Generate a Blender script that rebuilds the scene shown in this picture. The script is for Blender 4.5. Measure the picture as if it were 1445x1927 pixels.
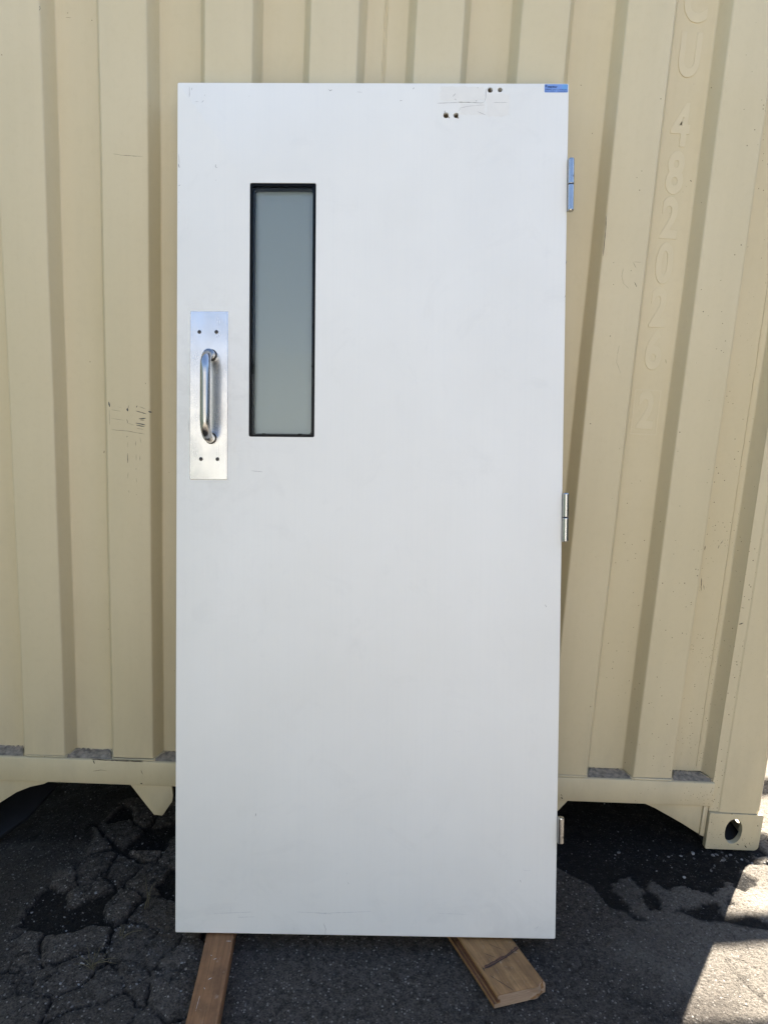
import bpy, bmesh, math, random
import numpy as np
from mathutils import Vector, Matrix

for o in list(bpy.data.objects):
    bpy.data.objects.remove(o)
SC = bpy.context.scene
COL = SC.collection
R = math.radians
random.seed(7)

# ------------------------------------------------------------------ camera
cam = bpy.data.cameras.new("camera")
cam.sensor_fit = 'VERTICAL'
cam.sensor_height = 24.0
cam.lens = 24.0 * 1336.0 / 1927.0
cam.clip_start = 0.02
cam.clip_end = 1000.0
cam_o = bpy.data.objects.new("camera", cam)
COL.objects.link(cam_o)
RIGHT = Vector((0.9985161, -0.0131685, 0.0528408))
UP = Vector((-0.0494194, 0.1884778, 0.9808332))
FWD = Vector((0.0228755, 0.9819892, -0.1875473))
cam_m = Matrix((RIGHT, UP, -FWD)).transposed().to_4x4()
cam_m.translation = Vector((0.010794, -1.880646, 1.327585))
cam_o.matrix_world = cam_m
SC.camera = cam_o

# ------------------------------------------------------------------ sky, sun, exposure
SUN_EL = R(54.0)
SUN_AZ = math.atan2(0.619, 0.785)
world = bpy.data.worlds.new("World")
SC.world = world
world.use_nodes = True
wn = world.node_tree
sky = wn.nodes.new('ShaderNodeTexSky')
sky.sky_type = 'NISHITA'
sky.sun_disc = False
sky.sun_elevation = SUN_EL
sky.sun_rotation = SUN_AZ
sky.air_density = 0.9
sky.dust_density = 0.4
sky.ozone_density = 0.5
bg = wn.nodes['Background']
bg.inputs[1].default_value = 0.055
wn.links.new(sky.outputs[0], bg.inputs[0])

sun = bpy.data.lights.new("sun", 'SUN')
sun.energy = 5.0
sun.angle = R(0.53)
sun.color = (1.0, 0.93, 0.82)
sun_o = bpy.data.objects.new("sun", sun)
COL.objects.link(sun_o)
SUN_DIR = Vector((math.sin(SUN_AZ) * math.cos(SUN_EL), math.cos(SUN_AZ) * math.cos(SUN_EL), math.sin(SUN_EL)))
sun_o.rotation_euler = SUN_DIR.to_track_quat('Z', 'Y').to_euler()
sun_o.location = SUN_DIR * 20

SC.view_settings.view_transform = 'Standard'
SC.view_settings.look = 'None'
SC.view_settings.exposure = 2.98
SC.view_settings.gamma = 1.0
SC.cycles.use_denoising = True

# ------------------------------------------------------------------ material helpers
class NT:
    def __init__(self, name):
        self.m = bpy.data.materials.new(name)
        self.m.use_nodes = True
        self.t = self.m.node_tree
        self.t.nodes.clear()
        self.out = self.t.nodes.new('ShaderNodeOutputMaterial')
    def n(self, kind, **kw):
        nd = self.t.nodes.new('ShaderNode' + kind)
        for k, v in kw.items():
            if k.startswith('_'):
                setattr(nd, k[1:], v)
            else:
                key = k.replace('__', ' ')
                sock = nd.inputs[int(key[1:])] if key[0] == 'i' and key[1:].isdigit() else nd.inputs[key]
                self.put(sock, v)
        return nd
    def put(self, sock, v):
        if isinstance(v, bpy.types.NodeSocket):
            self.t.links.new(v, sock)
        elif isinstance(v, bpy.types.Node):
            self.t.links.new(v.outputs[0], sock)
        elif isinstance(v, tuple) and len(v) == 3 and sock.type == 'RGBA':
            sock.default_value = (*v, 1.0)
        else:
            sock.default_value = v
    def obj(self):
        return self.n('TexCoord').outputs['Object']
    def map(self, vec, scale=(1, 1, 1), rot=(0, 0, 0), loc=(0, 0, 0)):
        return self.n('Mapping', Vector=vec, Scale=scale, Rotation=rot, Location=loc).outputs[0]
    def noise(self, vec, scale, detail=4.0, rough=0.55, dist=0.0):
        return self.n('TexNoise', Vector=vec, Scale=scale, Detail=detail, Roughness=rough, Distortion=dist).outputs[0]
    def voro(self, vec, scale, feature='F1'):
        return self.n('TexVoronoi', _feature=feature, Vector=vec, Scale=scale)
    def ramp(self, fac, stops, interp='LINEAR'):
        nd = self.n('ValToRGB', Fac=fac)
        cr = nd.color_ramp
        cr.interpolation = interp
        while len(cr.elements) < len(stops):
            cr.elements.new(0.5)
        for e, (p, c) in zip(cr.elements, stops):
            e.position = p
            e.color = (c, c, c, 1) if not isinstance(c, tuple) else (*c, 1)
        return nd.outputs[0]
    def mix(self, fac, a, b, mode='MIX'):
        nd = self.n('Mix', _data_type='RGBA', _blend_type=mode)
        self.put(nd.inputs[0], fac)
        self.put(nd.inputs[6], a)
        self.put(nd.inputs[7], b)
        return nd.outputs[2]
    def math(self, op, a, b=0.0, c=0.0, clamp=False):
        nd = self.n('Math', _operation=op, _use_clamp=clamp)
        self.put(nd.inputs[0], a)
        self.put(nd.inputs[1], b)
        self.put(nd.inputs[2], c)
        return nd.outputs[0]
    def sep(self, vec):
        return self.n('SeparateXYZ', Vector=vec).outputs
    def bump(self, h, strength=0.3, dist=0.001, normal=None):
        nd = self.n('Bump', Height=h, Strength=strength, Distance=dist)
        if normal is not None:
            self.put(nd.inputs['Normal'], normal)
        return nd.outputs[0]
    def bsdf(self, **kw):
        p = self.n('BsdfPrincipled', **kw)
        self.t.links.new(p.outputs[0], self.out.inputs['Surface'])
        return p

def mat_plain(name, col, rough=0.6, metallic=0.0, var=0.12, scale=30.0, bump=0.15, spec=0.5):
    k = NT(name)
    v = k.obj()
    n = k.noise(v, scale, 5)
    c = k.mix(k.ramp(n, [(0.3, 0.0), (0.7, 1.0)]), tuple(x * (1 - var) for x in col), tuple(min(1, x * (1 + var)) for x in col))
    rr = k.math('MULTIPLY_ADD', n, 0.2, rough - 0.1)
    k.bsdf(Base__Color=c, Roughness=rr, Metallic=metallic, Specular__IOR__Level=spec, Normal=k.bump(k.noise(v, scale * 6, 3), bump, 0.001))
    return k.m

M = {}

# container paint: buff enamel rolled over old paint, rust pin-holes gathering toward the right corner
def mat_container():
    k = NT('container_paint')
    v = k.obj()
    x, y, z = k.sep(v)[0:3]
    big = k.noise(v, 1.7, 3)
    streak = k.noise(k.map(v, (22, 22, 1.1)), 1.0, 4, 0.6)
    col = k.mix(k.ramp(big, [(0.3, 0.0), (0.7, 1.0)]), (0.540, 0.463, 0.290), (0.578, 0.500, 0.328))
    col = k.mix(k.math('MULTIPLY', k.ramp(streak, [(0.45, 0.0), (0.75, 1.0)]), 0.22), col, (0.47, 0.405, 0.255))
    fine = k.noise(v, 55, 4, 0.6)
    col = k.mix(k.math('MULTIPLY', k.ramp(fine, [(0.5, 0.0), (0.8, 1.0)]), 0.13), col, (0.42, 0.35, 0.22))
    # pin-hole rust specks
    vo = k.voro(v, 150)
    rnd = k.sep(vo.outputs['Color'])
    dens = k.math('ADD', k.ramp(x, [(0.0, 0.0), (0.72, 0.005), (0.95, 0.10), (1.0, 0.16)]),
                  k.math('MULTIPLY', k.ramp(k.math('MULTIPLY', z, 0.4), [(0.0, 1.0), (0.32, 0.55), (0.55, 0.0)]),
                         k.ramp(k.math('MULTIPLY', x, 0.8), [(0.55, 0.0), (0.74, 0.20), (0.88, 0.60)])))
    dens = k.math('MULTIPLY', dens, k.ramp(k.noise(v, 6, 3), [(0.35, 0.25), (0.65, 1.4)]))
    dens = k.math('ADD', dens, 0.0022)
    pick = k.math('LESS_THAN', rnd[0], dens)
    size = k.math('MULTIPLY_ADD', k.math('POWER', rnd[1], 3.0), 0.20, 0.055)
    dot = k.math('MULTIPLY', pick, k.math('LESS_THAN', vo.outputs['Distance'], size))
    col = k.mix(k.math('MULTIPLY', dot, 0.85), col, (0.085, 0.05, 0.03))
    # grime washed to the bottom of the sheet
    low = k.ramp(z, [(0.0, 1.0), (0.26, 0.75), (0.45, 0.15), (0.8, 0.0)])
    grime = k.math('MULTIPLY', low, k.ramp(k.noise(k.map(v, (9, 9, 3)), 1.0, 6, 0.65), [(0.38, 0.0), (0.72, 1.0)]))
    col = k.mix(k.math('MULTIPLY', grime, 0.38), col, (0.30, 0.265, 0.19))
    h = k.math('ADD', k.math('MULTIPLY', k.noise(v, 4.5, 2), 2.6), k.math('MULTIPLY', k.noise(v, 160, 3), 0.16))
    h = k.math('SUBTRACT', h, k.math('MULTIPLY', dot, 0.3))
    k.bsdf(Base__Color=col, Roughness=k.math('MULTIPLY_ADD', fine, 0.25, 0.36), Normal=k.bump(h, 0.35, 0.0025))
    return k.m
M['buff'] = mat_container()

def mat_door():
    k = NT('door_paint')
    v = k.obj()
    x, y, z = k.sep(v)[0:3]
    a = k.noise(v, 2.3, 4)
    col = k.mix(k.ramp(a, [(0.35, 0.0), (0.65, 1.0)]), (0.755, 0.737, 0.673), (0.795, 0.777, 0.713))
    sm = k.noise(k.map(v, (5, 5, 9)), 1.0, 6, 0.7, 0.6)
    edge = k.ramp(z, [(0.0, 1.0), (0.10, 0.6), (0.22, 0.12), (1.0, 0.06)])
    col = k.mix(k.math('MULTIPLY', k.math('MULTIPLY', k.ramp(sm, [(0.5, 0.0), (0.78, 1.0)]), edge), 0.42), col, (0.52, 0.51, 0.47))
    brush = k.noise(k.map(v, (140, 140, 2.2)), 1.0, 4, 0.6)
    col = k.mix(k.math('MULTIPLY', k.ramp(brush, [(0.45, 0.0), (0.75, 1.0)]), 0.10), col, (0.66, 0.65, 0.62))
    # hand grime round the pull, worn edges
    dx, dz = k.math('DIVIDE', k.math('ADD', x, 0.375), 0.17), k.math('DIVIDE', k.math('SUBTRACT', z, 1.28), 0.36)
    hand = k.math('SUBTRACT', 1.0, k.math('SQRT', k.math('ADD', k.math('MULTIPLY', dx, dx), k.math('MULTIPLY', dz, dz))), clamp=True)
    gr = k.ramp(k.noise(v, 21, 6, 0.72, 0.8), [(0.46, 0.0), (0.72, 1.0)])
    col = k.mix(k.math('MULTIPLY', k.math('MULTIPLY', gr, hand), 0.35), col, (0.45, 0.42, 0.37))
    blot = k.ramp(k.noise(k.map(v, (1.0, 1.0, 1.0), (0, 0, 0), (4.0, 2.0, 7.0)), 7, 7, 0.7, 1.2), [(0.56, 0.0), (0.74, 1.0)])
    col = k.mix(k.math('MULTIPLY', blot, 0.16), col, (0.56, 0.545, 0.50))
    sp = k.voro(v, 46)
    rnd = k.sep(sp.outputs['Color'])
    dot = k.math('MULTIPLY', k.math('LESS_THAN', rnd[0], 0.020), k.math('LESS_THAN', sp.outputs['Distance'], k.math('MULTIPLY_ADD', rnd[1], 0.10, 0.02)))
    col = k.mix(k.math('MULTIPLY', dot, 0.5), col, (0.35, 0.33, 0.30))
    h = k.math('ADD', k.noise(v, 260, 3, 0.6), k.math('MULTIPLY', k.noise(v, 5, 2), 3.0))
    k.bsdf(Base__Color=col, Roughness=k.math('MULTIPLY_ADD', a, 0.2, 0.34), Normal=k.bump(h, 0.12, 0.0008))
    return k.m
M['door'] = mat_door()

def mat_steel(name, rough, col, streak=(240, 240, 3), amount=0.16):
    k = NT(name)
    v = k.obj()
    s = k.noise(k.map(v, streak), 1.0, 5, 0.7)
    b = k.noise(v, 14, 5, 0.65, 0.4)
    c = k.mix(k.ramp(b, [(0.42, 0.0), (0.75, 1.0)]), col, tuple(q * 0.80 for q in col))
    c = k.mix(k.math('MULTIPLY', k.ramp(s, [(0.3, 0.0), (0.7, 1.0)]), 0.25), c, tuple(q * 0.86 for q in col))
    rr = k.math('ADD', k.math('MULTIPLY', s, amount), k.math('MULTIPLY_ADD', b, amount, rough - amount))
    k.bsdf(Base__Color=c, Metallic=1.0, Roughness=rr, Normal=k.bump(s, 0.06, 0.0004))
    return k.m
M['plate'] = mat_steel('brushed_steel', 0.24, (0.58, 0.59, 0.60))
M['tube'] = mat_steel('satin_steel_tube', 0.22, (0.47, 0.47, 0.47), (90, 90, 4), 0.10)
M['hinge'] = mat_steel('polished_hinge_steel', 0.22, (0.46, 0.455, 0.45), (60, 60, 60), 0.06)
M['black'] = mat_plain('black_rubber', (0.002, 0.002, 0.0025), 0.35, 0, 0.2, 40, 0.03, 0.12)
M['screw'] = mat_plain('dark_screw_steel', (0.06, 0.055, 0.05), 0.45, 0.6)
M['hole'] = mat_plain('bare_door_core', (0.20, 0.15, 0.095), 0.9, 0, 0.45, 260, 0.6)
M['void'] = mat_plain('core_shadow_brown', (0.05, 0.037, 0.025), 0.95, 0, 0.4, 200, 0.5)
M['mark'] = mat_plain('scuff_grey', (0.26, 0.235, 0.21), 0.8, 0, 0.35, 150, 0.2)
M['patchfill'] = mat_plain('filler_offwhite', (0.742, 0.714, 0.645), 0.6, 0, 0.02, 60, 0.25)
M['chip'] = mat_plain('rust_chip', (0.058, 0.043, 0.033), 0.85, 0, 0.5, 180, 0.3)
M['ink'] = mat_plain('old_black_paint_scuff', (0.030, 0.036, 0.044), 0.6, 0, 0.4, 120, 0.2)
M['faint'] = mat_plain('faint_scuff_tan', (0.31, 0.27, 0.185), 0.7, 0, 0.3, 120, 0.2)
M['grit'] = mat_plain('grey_ledge_grit', (0.255, 0.220, 0.172), 0.95, 0, 0.5, 70, 0.6)
M['under'] = mat_plain('undercoat_hole_shade', (0.018, 0.018, 0.019), 0.8, 0, 0.4, 20, 0.3)
M['bluelabel'] = mat_plain('label_blue', (0.17, 0.29, 0.60), 0.35, 0, 0.07, 50, 0.05)
M['bluelight'] = mat_plain('label_lighter_blue', (0.14, 0.33, 0.62), 0.35, 0, 0.05, 50, 0.05)
M['labelink'] = mat_plain('label_navy_print', (0.012, 0.032, 0.13), 0.4, 0, 0.1, 50, 0.05)
M['frame_grey'] = mat_plain('charcoal_frame', (0.012, 0.015, 0.022), 0.4, 0, 0.2, 30, 0.05)
M['rubber'] = mat_plain('navy_black_rubber', (0.007, 0.008, 0.010), 0.6, 0, 0.3, 30, 0.3)

def mat_glass():
    k = NT('clear_glass')
    fr = k.n('Fresnel', IOR=1.5)
    tr = k.n('BsdfTransparent', Color=(0.96, 0.98, 0.975))
    gl = k.n('BsdfGlossy', Color=(0.13, 0.15, 0.17), Roughness=0.04)
    mx = k.n('MixShader', Fac=fr, i1=tr, i2=gl)
    k.t.links.new(mx.outputs[0], k.out.inputs['Surface'])
    return k.m
M['glass'] = mat_glass()

def mat_frost():
    k = NT('frosted_glass')
    v = k.obj()
    n = k.noise(v, 9, 3)
    c = k.mix(n, (0.84, 0.88, 0.88), (0.88, 0.92, 0.91))
    df = k.n('BsdfDiffuse', Color=(0.47, 0.545, 0.555))
    tl = k.n('BsdfTranslucent', Color=c)
    m0 = k.n('MixShader', Fac=0.62, i1=df, i2=tl)
    gl = k.n('BsdfGlossy', Color=(0.9, 0.9, 0.9), Roughness=0.45)
    mx = k.n('MixShader', Fac=0.22, i1=m0, i2=gl)
    k.t.links.new(mx.outputs[0], k.out.inputs['Surface'])
    return k.m
M['frost'] = mat_frost()

def mat_ground():
    k = NT('weathered_asphalt')
    v = k.obj()
    soil = k.n('Attribute', _attribute_name='soil').outputs['Fac']  # real soil plus the shade painted in under the container
    tone = k.n('Attribute', _attribute_name='tone').outputs['Fac']
    sunlift_pale = k.n('Attribute', _attribute_name='sunlift_pale').outputs['Fac']
    n1 = k.noise(v, 42, 6, 0.72)
    n2 = k.noise(v, 210, 5, 0.7)
    n3 = k.noise(v, 120, 5, 0.75)
    big = k.noise(v, 3.2, 4, 0.6)
    asp = k.mix(k.ramp(n2, [(0.36, 0.0), (0.64, 1.0)]), (0.028, 0.023, 0.0185), (0.190, 0.163, 0.137))
    asp = k.mix(k.math('MULTIPLY', k.ramp(n1, [(0.38, 1.0), (0.54, 0.0)]), 0.8), asp, (0.024, 0.020, 0.0165))
    mid = k.noise(v, 75, 5, 0.8)
    asp = k.mix(k.math('MULTIPLY', k.ramp(mid, [(0.50, 0.0), (0.60, 1.0)]), 0.75), asp, (0.165, 0.143, 0.121))
    asp = k.mix(k.math('MULTIPLY', k.ramp(big, [(0.4, 0.0), (0.7, 1.0)]), 0.35), asp, (0.092, 0.079, 0.066))
    asp = k.mix(k.math('MULTIPLY', sunlift_pale, k.ramp(n3, [(0.36, 0.15), (0.56, 0.8)])), asp, (0.40, 0.355, 0.295))
    far = k.ramp(sunlift_pale, [(0.90, 0.0), (1.0, 1.0)])
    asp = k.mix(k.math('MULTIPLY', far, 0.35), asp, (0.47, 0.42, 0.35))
    agg = k.voro(v, 165)
    rnd = k.sep(agg.outputs['Color'])
    stone = k.math('MULTIPLY', k.math('LESS_THAN', rnd[0], 0.15), k.math('LESS_THAN', agg.outputs['Distance'], 0.42))
    asp = k.mix(k.math('MULTIPLY', stone, k.math('MULTIPLY_ADD', rnd[1], 0.9, 0.05)), asp, (0.42, 0.385, 0.345))
    asp = k.mix(1.0, asp, k.n('CombineColor', Red=tone, Green=tone, Blue=tone).outputs[0], 'MULTIPLY')
    dirt_shade = k.mix(k.ramp(n2, [(0.38, 0.0), (0.66, 1.0)]), (0.0035, 0.003, 0.0026), (0.017, 0.0145, 0.012))  # soil colour kept near black, shade under the container painted in
    dirt_shade = k.mix(k.math('MULTIPLY', stone, 0.30), dirt_shade, (0.15, 0.14, 0.13))
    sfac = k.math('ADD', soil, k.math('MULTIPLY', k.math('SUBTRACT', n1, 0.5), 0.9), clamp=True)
    col = k.mix(sfac, asp, dirt_shade)
    h = k.math('ADD', k.math('MULTIPLY', n2, 1.1), k.math('MULTIPLY', n3, 2.6))
    pit = k.ramp(k.noise(k.map(v, (1, 1, 1), (0, 0, 0.6), (3, 1, 0)), 70, 3, 0.6), [(0.30, 0.0), (0.42, 1.0)])
    h = k.math('ADD', h, k.math('MULTIPLY', pit, 0.8))
    h = k.math('ADD', h, k.math('MULTIPLY', stone, 0.3))
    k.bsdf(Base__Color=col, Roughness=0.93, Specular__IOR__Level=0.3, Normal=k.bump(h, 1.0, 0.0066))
    return k.m
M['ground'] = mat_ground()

def mat_stone():
    k = NT('pale_gravel')
    v = k.obj()
    n = k.noise(v, 45, 3)
    c = k.ramp(n, [(0.25, (0.05, 0.05, 0.05)), (0.5, (0.16, 0.15, 0.14)), (0.75, (0.42, 0.41, 0.39))])
    k.bsdf(Base__Color=c, Roughness=0.85, Normal=k.bump(k.noise(v, 300, 3), 0.4, 0.001))
    return k.m
M['stone'] = mat_stone()

def mat_wood(name, a, b, c, along=(3, 60, 60)):
    k = NT(name)
    v = k.obj()
    w = k.noise(k.map(v, along), 1.0, 6, 0.65, 0.5)
    f = k.noise(k.map(v, (along[0] * 2.5, along[1] * 6, along[2] * 6)), 1.0, 4, 0.6)
    col = k.ramp(w, [(0.28, a), (0.5, b), (0.72, c)])
    col = k.mix(k.math('MULTIPLY', k.ramp(f, [(0.45, 0.0), (0.7, 1.0)]), 0.5), col, tuple(q * 0.55 for q in a))
    st = k.noise(v, 16, 5, 0.7)
    col = k.mix(k.math('MULTIPLY', k.ramp(st, [(0.48, 0.0), (0.72, 1.0)]), 0.55), col, tuple(q * 0.45 for q in a))
    col = k.mix(k.math('MULTIPLY', k.ramp(k.noise(v, 60, 4), [(0.62, 0.0), (0.72, 1.0)]), 0.35), col, (0.42, 0.33, 0.25))
    k.bsdf(Base__Color=col, Roughness=0.68, Normal=k.bump(k.math('ADD', w, f), 0.35, 0.0012))
    return k.m
M['wood_a'] = mat_wood('reddish_board_wood', (0.165, 0.073, 0.028), (0.255, 0.118, 0.045), (0.325, 0.162, 0.066))
M['wood_b'] = mat_wood('brown_plank_wood', (0.175, 0.086, 0.030), (0.285, 0.150, 0.053), (0.375, 0.210, 0.080), (5, 60, 70))
M['wood_end'] = mat_wood('sawn_end_grain', (0.30, 0.20, 0.125), (0.40, 0.275, 0.18), (0.47, 0.34, 0.235), (12, 12, 190))
M['wood_red'] = mat_wood('red_brown_groove', (0.085, 0.034, 0.016), (0.13, 0.052, 0.024), (0.17, 0.07, 0.034), (5, 30, 60))
M['straw'] = mat_plain('dry_weed', (0.085, 0.072, 0.038), 0.8, 0, 0.4, 60, 0.1)
M['ghost'] = mat_plain('painted_over_decal', (0.574, 0.499, 0.328), 0.42, 0, 0.03, 20, 0.1)
M['warehouse'] = mat_plain('cream_stucco', (0.285, 0.275, 0.255), 0.9, 0, 0.06, 2.0, 0.3)
M['trim'] = mat_plain('grey_trim', (0.30, 0.30, 0.30), 0.6, 0, 0.1, 4.0, 0.1)
M['shutter'] = mat_plain('pale_shutter', (0.52, 0.53, 0.54), 0.5, 0, 0.06, 4.0, 0.1)
M['blocker'] = mat_plain('blocker_container_paint', (0.055, 0.075, 0.062), 0.6, 0, 0.2, 3.0, 0.2)
M['canopywood'] = mat_plain('grey_timber', (0.24, 0.20, 0.16), 0.85, 0, 0.25, 8.0, 0.3)

# ------------------------------------------------------------------ mesh helpers
def link(name, me, mat=None, parent=None):
    o = bpy.data.objects.new(name, me)
    COL.objects.link(o)
    if mat is not None and me is not None:
        me.materials.append(M[mat] if isinstance(mat, str) else mat)
    if parent is not None:
        o.parent = parent
    return o

def tag(o, label=None, cat=None, group=None, kind=None):
    for key, val in (('label', label), ('category', cat), ('group', group), ('kind', kind)):
        if val:
            o[key] = val
    return o

def empty(name, loc=(0, 0, 0)):
    o = bpy.data.objects.new(name, None)
    COL.objects.link(o)
    o.location = loc
    o.empty_display_size = 0.1
    return o

def finish(bm, name, mat, parent=None, bevel=0.0, seg=2, smooth=True, angle=35):
    bmesh.ops.remove_doubles(bm, verts=bm.verts, dist=1e-6)
    bmesh.ops.recalc_face_normals(bm, faces=bm.faces)
    if bevel:
        es = [e for e in bm.edges if len(e.link_faces) == 2 and e.calc_face_angle(0) > R(30)]
        bmesh.ops.bevel(bm, geom=es, offset=bevel, segments=seg, affect='EDGES', profile=0.5, clamp_overlap=True)
    me = bpy.data.meshes.new(name)
    bm.to_mesh(me)
    bm.free()
    if smooth:
        me.polygons.foreach_set('use_smooth', [True] * len(me.polygons))
        me.set_sharp_from_angle(angle=R(angle))
    return link(name, me, mat, parent)

def box(bm, x0, x1, y0, y1, z0, z1):
    v = [bm.verts.new(p) for p in ((x0, y0, z0), (x1, y0, z0), (x1, y1, z0), (x0, y1, z0), (x0, y0, z1), (x1, y0, z1), (x1, y1, z1), (x0, y1, z1))]
    for f in ((0, 3, 2, 1), (4, 5, 6, 7), (0, 1, 5, 4), (1, 2, 6, 5), (2, 3, 7, 6), (3, 0, 4, 7)):
        bm.faces.new([v[i] for i in f])

def boxo(name, mat, parent, x0, x1, y0, y1, z0, z1, bevel=0.0, seg=2):
    bm = bmesh.new()
    box(bm, x0, x1, y0, y1, z0, z1)
    return finish(bm, name, mat, parent, bevel, seg)

def prism(bm, pts, y0, y1):
    """closed outline in x/z, extruded along y"""
    a = [bm.verts.new((p[0], y0, p[1])) for p in pts]
    b = [bm.verts.new((p[0], y1, p[1])) for p in pts]
    bm.faces.new(a)
    bm.faces.new(b[::-1])
    n = len(pts)
    for i in range(n):
        bm.faces.new((a[i], b[i], b[(i + 1) % n], a[(i + 1) % n]))

def holed(bm, loops, place, depth):
    """plate with holes: loops of (u, v), first one outer; place(u, v, d) -> point"""
    rings = []
    for d in (0.0, depth):
        edges = []
        rr = []
        for lp in loops:
            vs = [bm.verts.new(place(u, v, d)) for u, v in lp]
            rr.append(vs)
            edges += [bm.edges.new((vs[i], vs[(i + 1) % len(vs)])) for i in range(len(vs))]
        bmesh.ops.triangle_fill(bm, use_beauty=True, use_dissolve=False, edges=edges)
        rings.append(rr)
    for a, b in zip(*rings):
        for i in range(len(a)):
            j = (i + 1) % len(a)
            bm.faces.new((a[i], a[j], b[j], b[i]))
    return rings

def rrect(x0, x1, z0, z1, r, n=5):
    pts = []
    for cx, cz, a0 in ((x1 - r, z1 - r, 0), (x0 + r, z1 - r, 90), (x0 + r, z0 + r, 180), (x1 - r, z0 + r, 270)):
        for i in range(n + 1):
            a = R(a0 + 90.0 * i / n)
            pts.append((cx + r * math.cos(a), cz + r * math.sin(a)))
    return pts

def circ(cx, cz, r, n=14, sx=1.0, jit=0.0, rng=None):
    return [(cx + r * sx * math.cos(2 * math.pi * i / n) * (1 + (rng.uniform(-jit, jit) if rng else 0)),
             cz + r * math.sin(2 * math.pi * i / n) * (1 + (rng.uniform(-jit, jit) if rng else 0))) for i in range(n)]

def tube(bm, path, rad, n=16, caps=True):
    """sweep a circle along a list of points, rad may be a list"""
    path = [Vector(p) for p in path]
    rings = []
    ref = Vector((1, 0.01, 0.02))
    for i, p in enumerate(path):
        t = (path[min(i + 1, len(path) - 1)] - path[max(i - 1, 0)]).normalized()
        u = (ref - t * ref.dot(t)).normalized()
        w = t.cross(u)
        r = rad[i] if isinstance(rad, (list, tuple)) else rad
        rings.append([bm.verts.new(p + (u * math.cos(2 * math.pi * k / n) + w * math.sin(2 * math.pi * k / n)) * r) for k in range(n)])
    for a, b in zip(rings, rings[1:]):
        for k in range(n):
            bm.faces.new((a[k], a[(k + 1) % n], b[(k + 1) % n], b[k]))
    if caps:
        bm.faces.new(rings[0][::-1])
        bm.faces.new(rings[-1])

def strokes(name, mat, parent, marks, place, off=0.0004, ragged=0.35, seed=1, mul=1.0):
    """thin raised strokes (paint chips, scuffs) on a surface; place(u, v, off) -> point"""
    rng = random.Random(seed)
    bm = bmesh.new()
    for mk in marks:
        w = mk[-1] * 0.0005 * mul
        pts = [Vector((p[0], p[1])) for p in mk[:-1]]
        dense = [pts[0]]
        for a, b in zip(pts, pts[1:]):
            n = max(1, int((b - a).length / 0.006))
            for i in range(1, n + 1):
                dense.append(a.lerp(b, i / n))
        if len(dense) < 3:
            dense = [dense[0], dense[0].lerp(dense[-1], 0.5), dense[-1]]
        L = []
        Rr = []
        for i, q in enumerate(dense):
            t = (dense[min(i + 1, len(dense) - 1)] - dense[max(i - 1, 0)])
            if t.length < 1e-7:
                t = Vector((1, 0))
            t.normalize()
            nr = Vector((-t.y, t.x))
            e = 0.35 if i in (0, len(dense) - 1) else 1.0
            wa = w * e * (1 + rng.uniform(-ragged, ragged))
            wb = w * e * (1 + rng.uniform(-ragged, ragged))
            L.append(bm.verts.new(place(*(q + nr * wa), off)))
            Rr.append(bm.verts.new(place(*(q - nr * wb), off)))
        for i in range(len(dense) - 1):
            bm.faces.new((L[i], Rr[i], Rr[i + 1], L[i + 1]))
    me = bpy.data.meshes.new(name)
    bm.to_mesh(me)
    bm.free()
    o = link(name, me, mat, parent)
    o['kind'] = 'stuff'
    return o

def text_mesh(name, body, size, mat, parent, matrix, sx=1.0, extrude=0.0004, bevel=0.0, shear=0.0, align='CENTER', bold=0.0):
    cu = bpy.data.curves.new(name, 'FONT')
    cu.body = body
    cu.size = size
    cu.extrude = extrude
    cu.offset = bold
    cu.bevel_depth = bevel
    cu.bevel_resolution = 2
    cu.resolution_u = 5
    cu.shear = shear
    cu.align_x = align
    cu.align_y = 'CENTER'
    t = bpy.data.objects.new(name, cu)
    COL.objects.link(t)
    dg = bpy.context.evaluated_depsgraph_get()
    me = bpy.data.meshes.new_from_object(t.evaluated_get(dg))
    bpy.data.objects.remove(t)
    bpy.data.curves.remove(cu)
    me.transform(matrix @ Matrix.Diagonal((sx, 1, 1, 1)))
    me.materials.clear()
    me.name = name
    return link(name, me, mat, parent)

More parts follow.
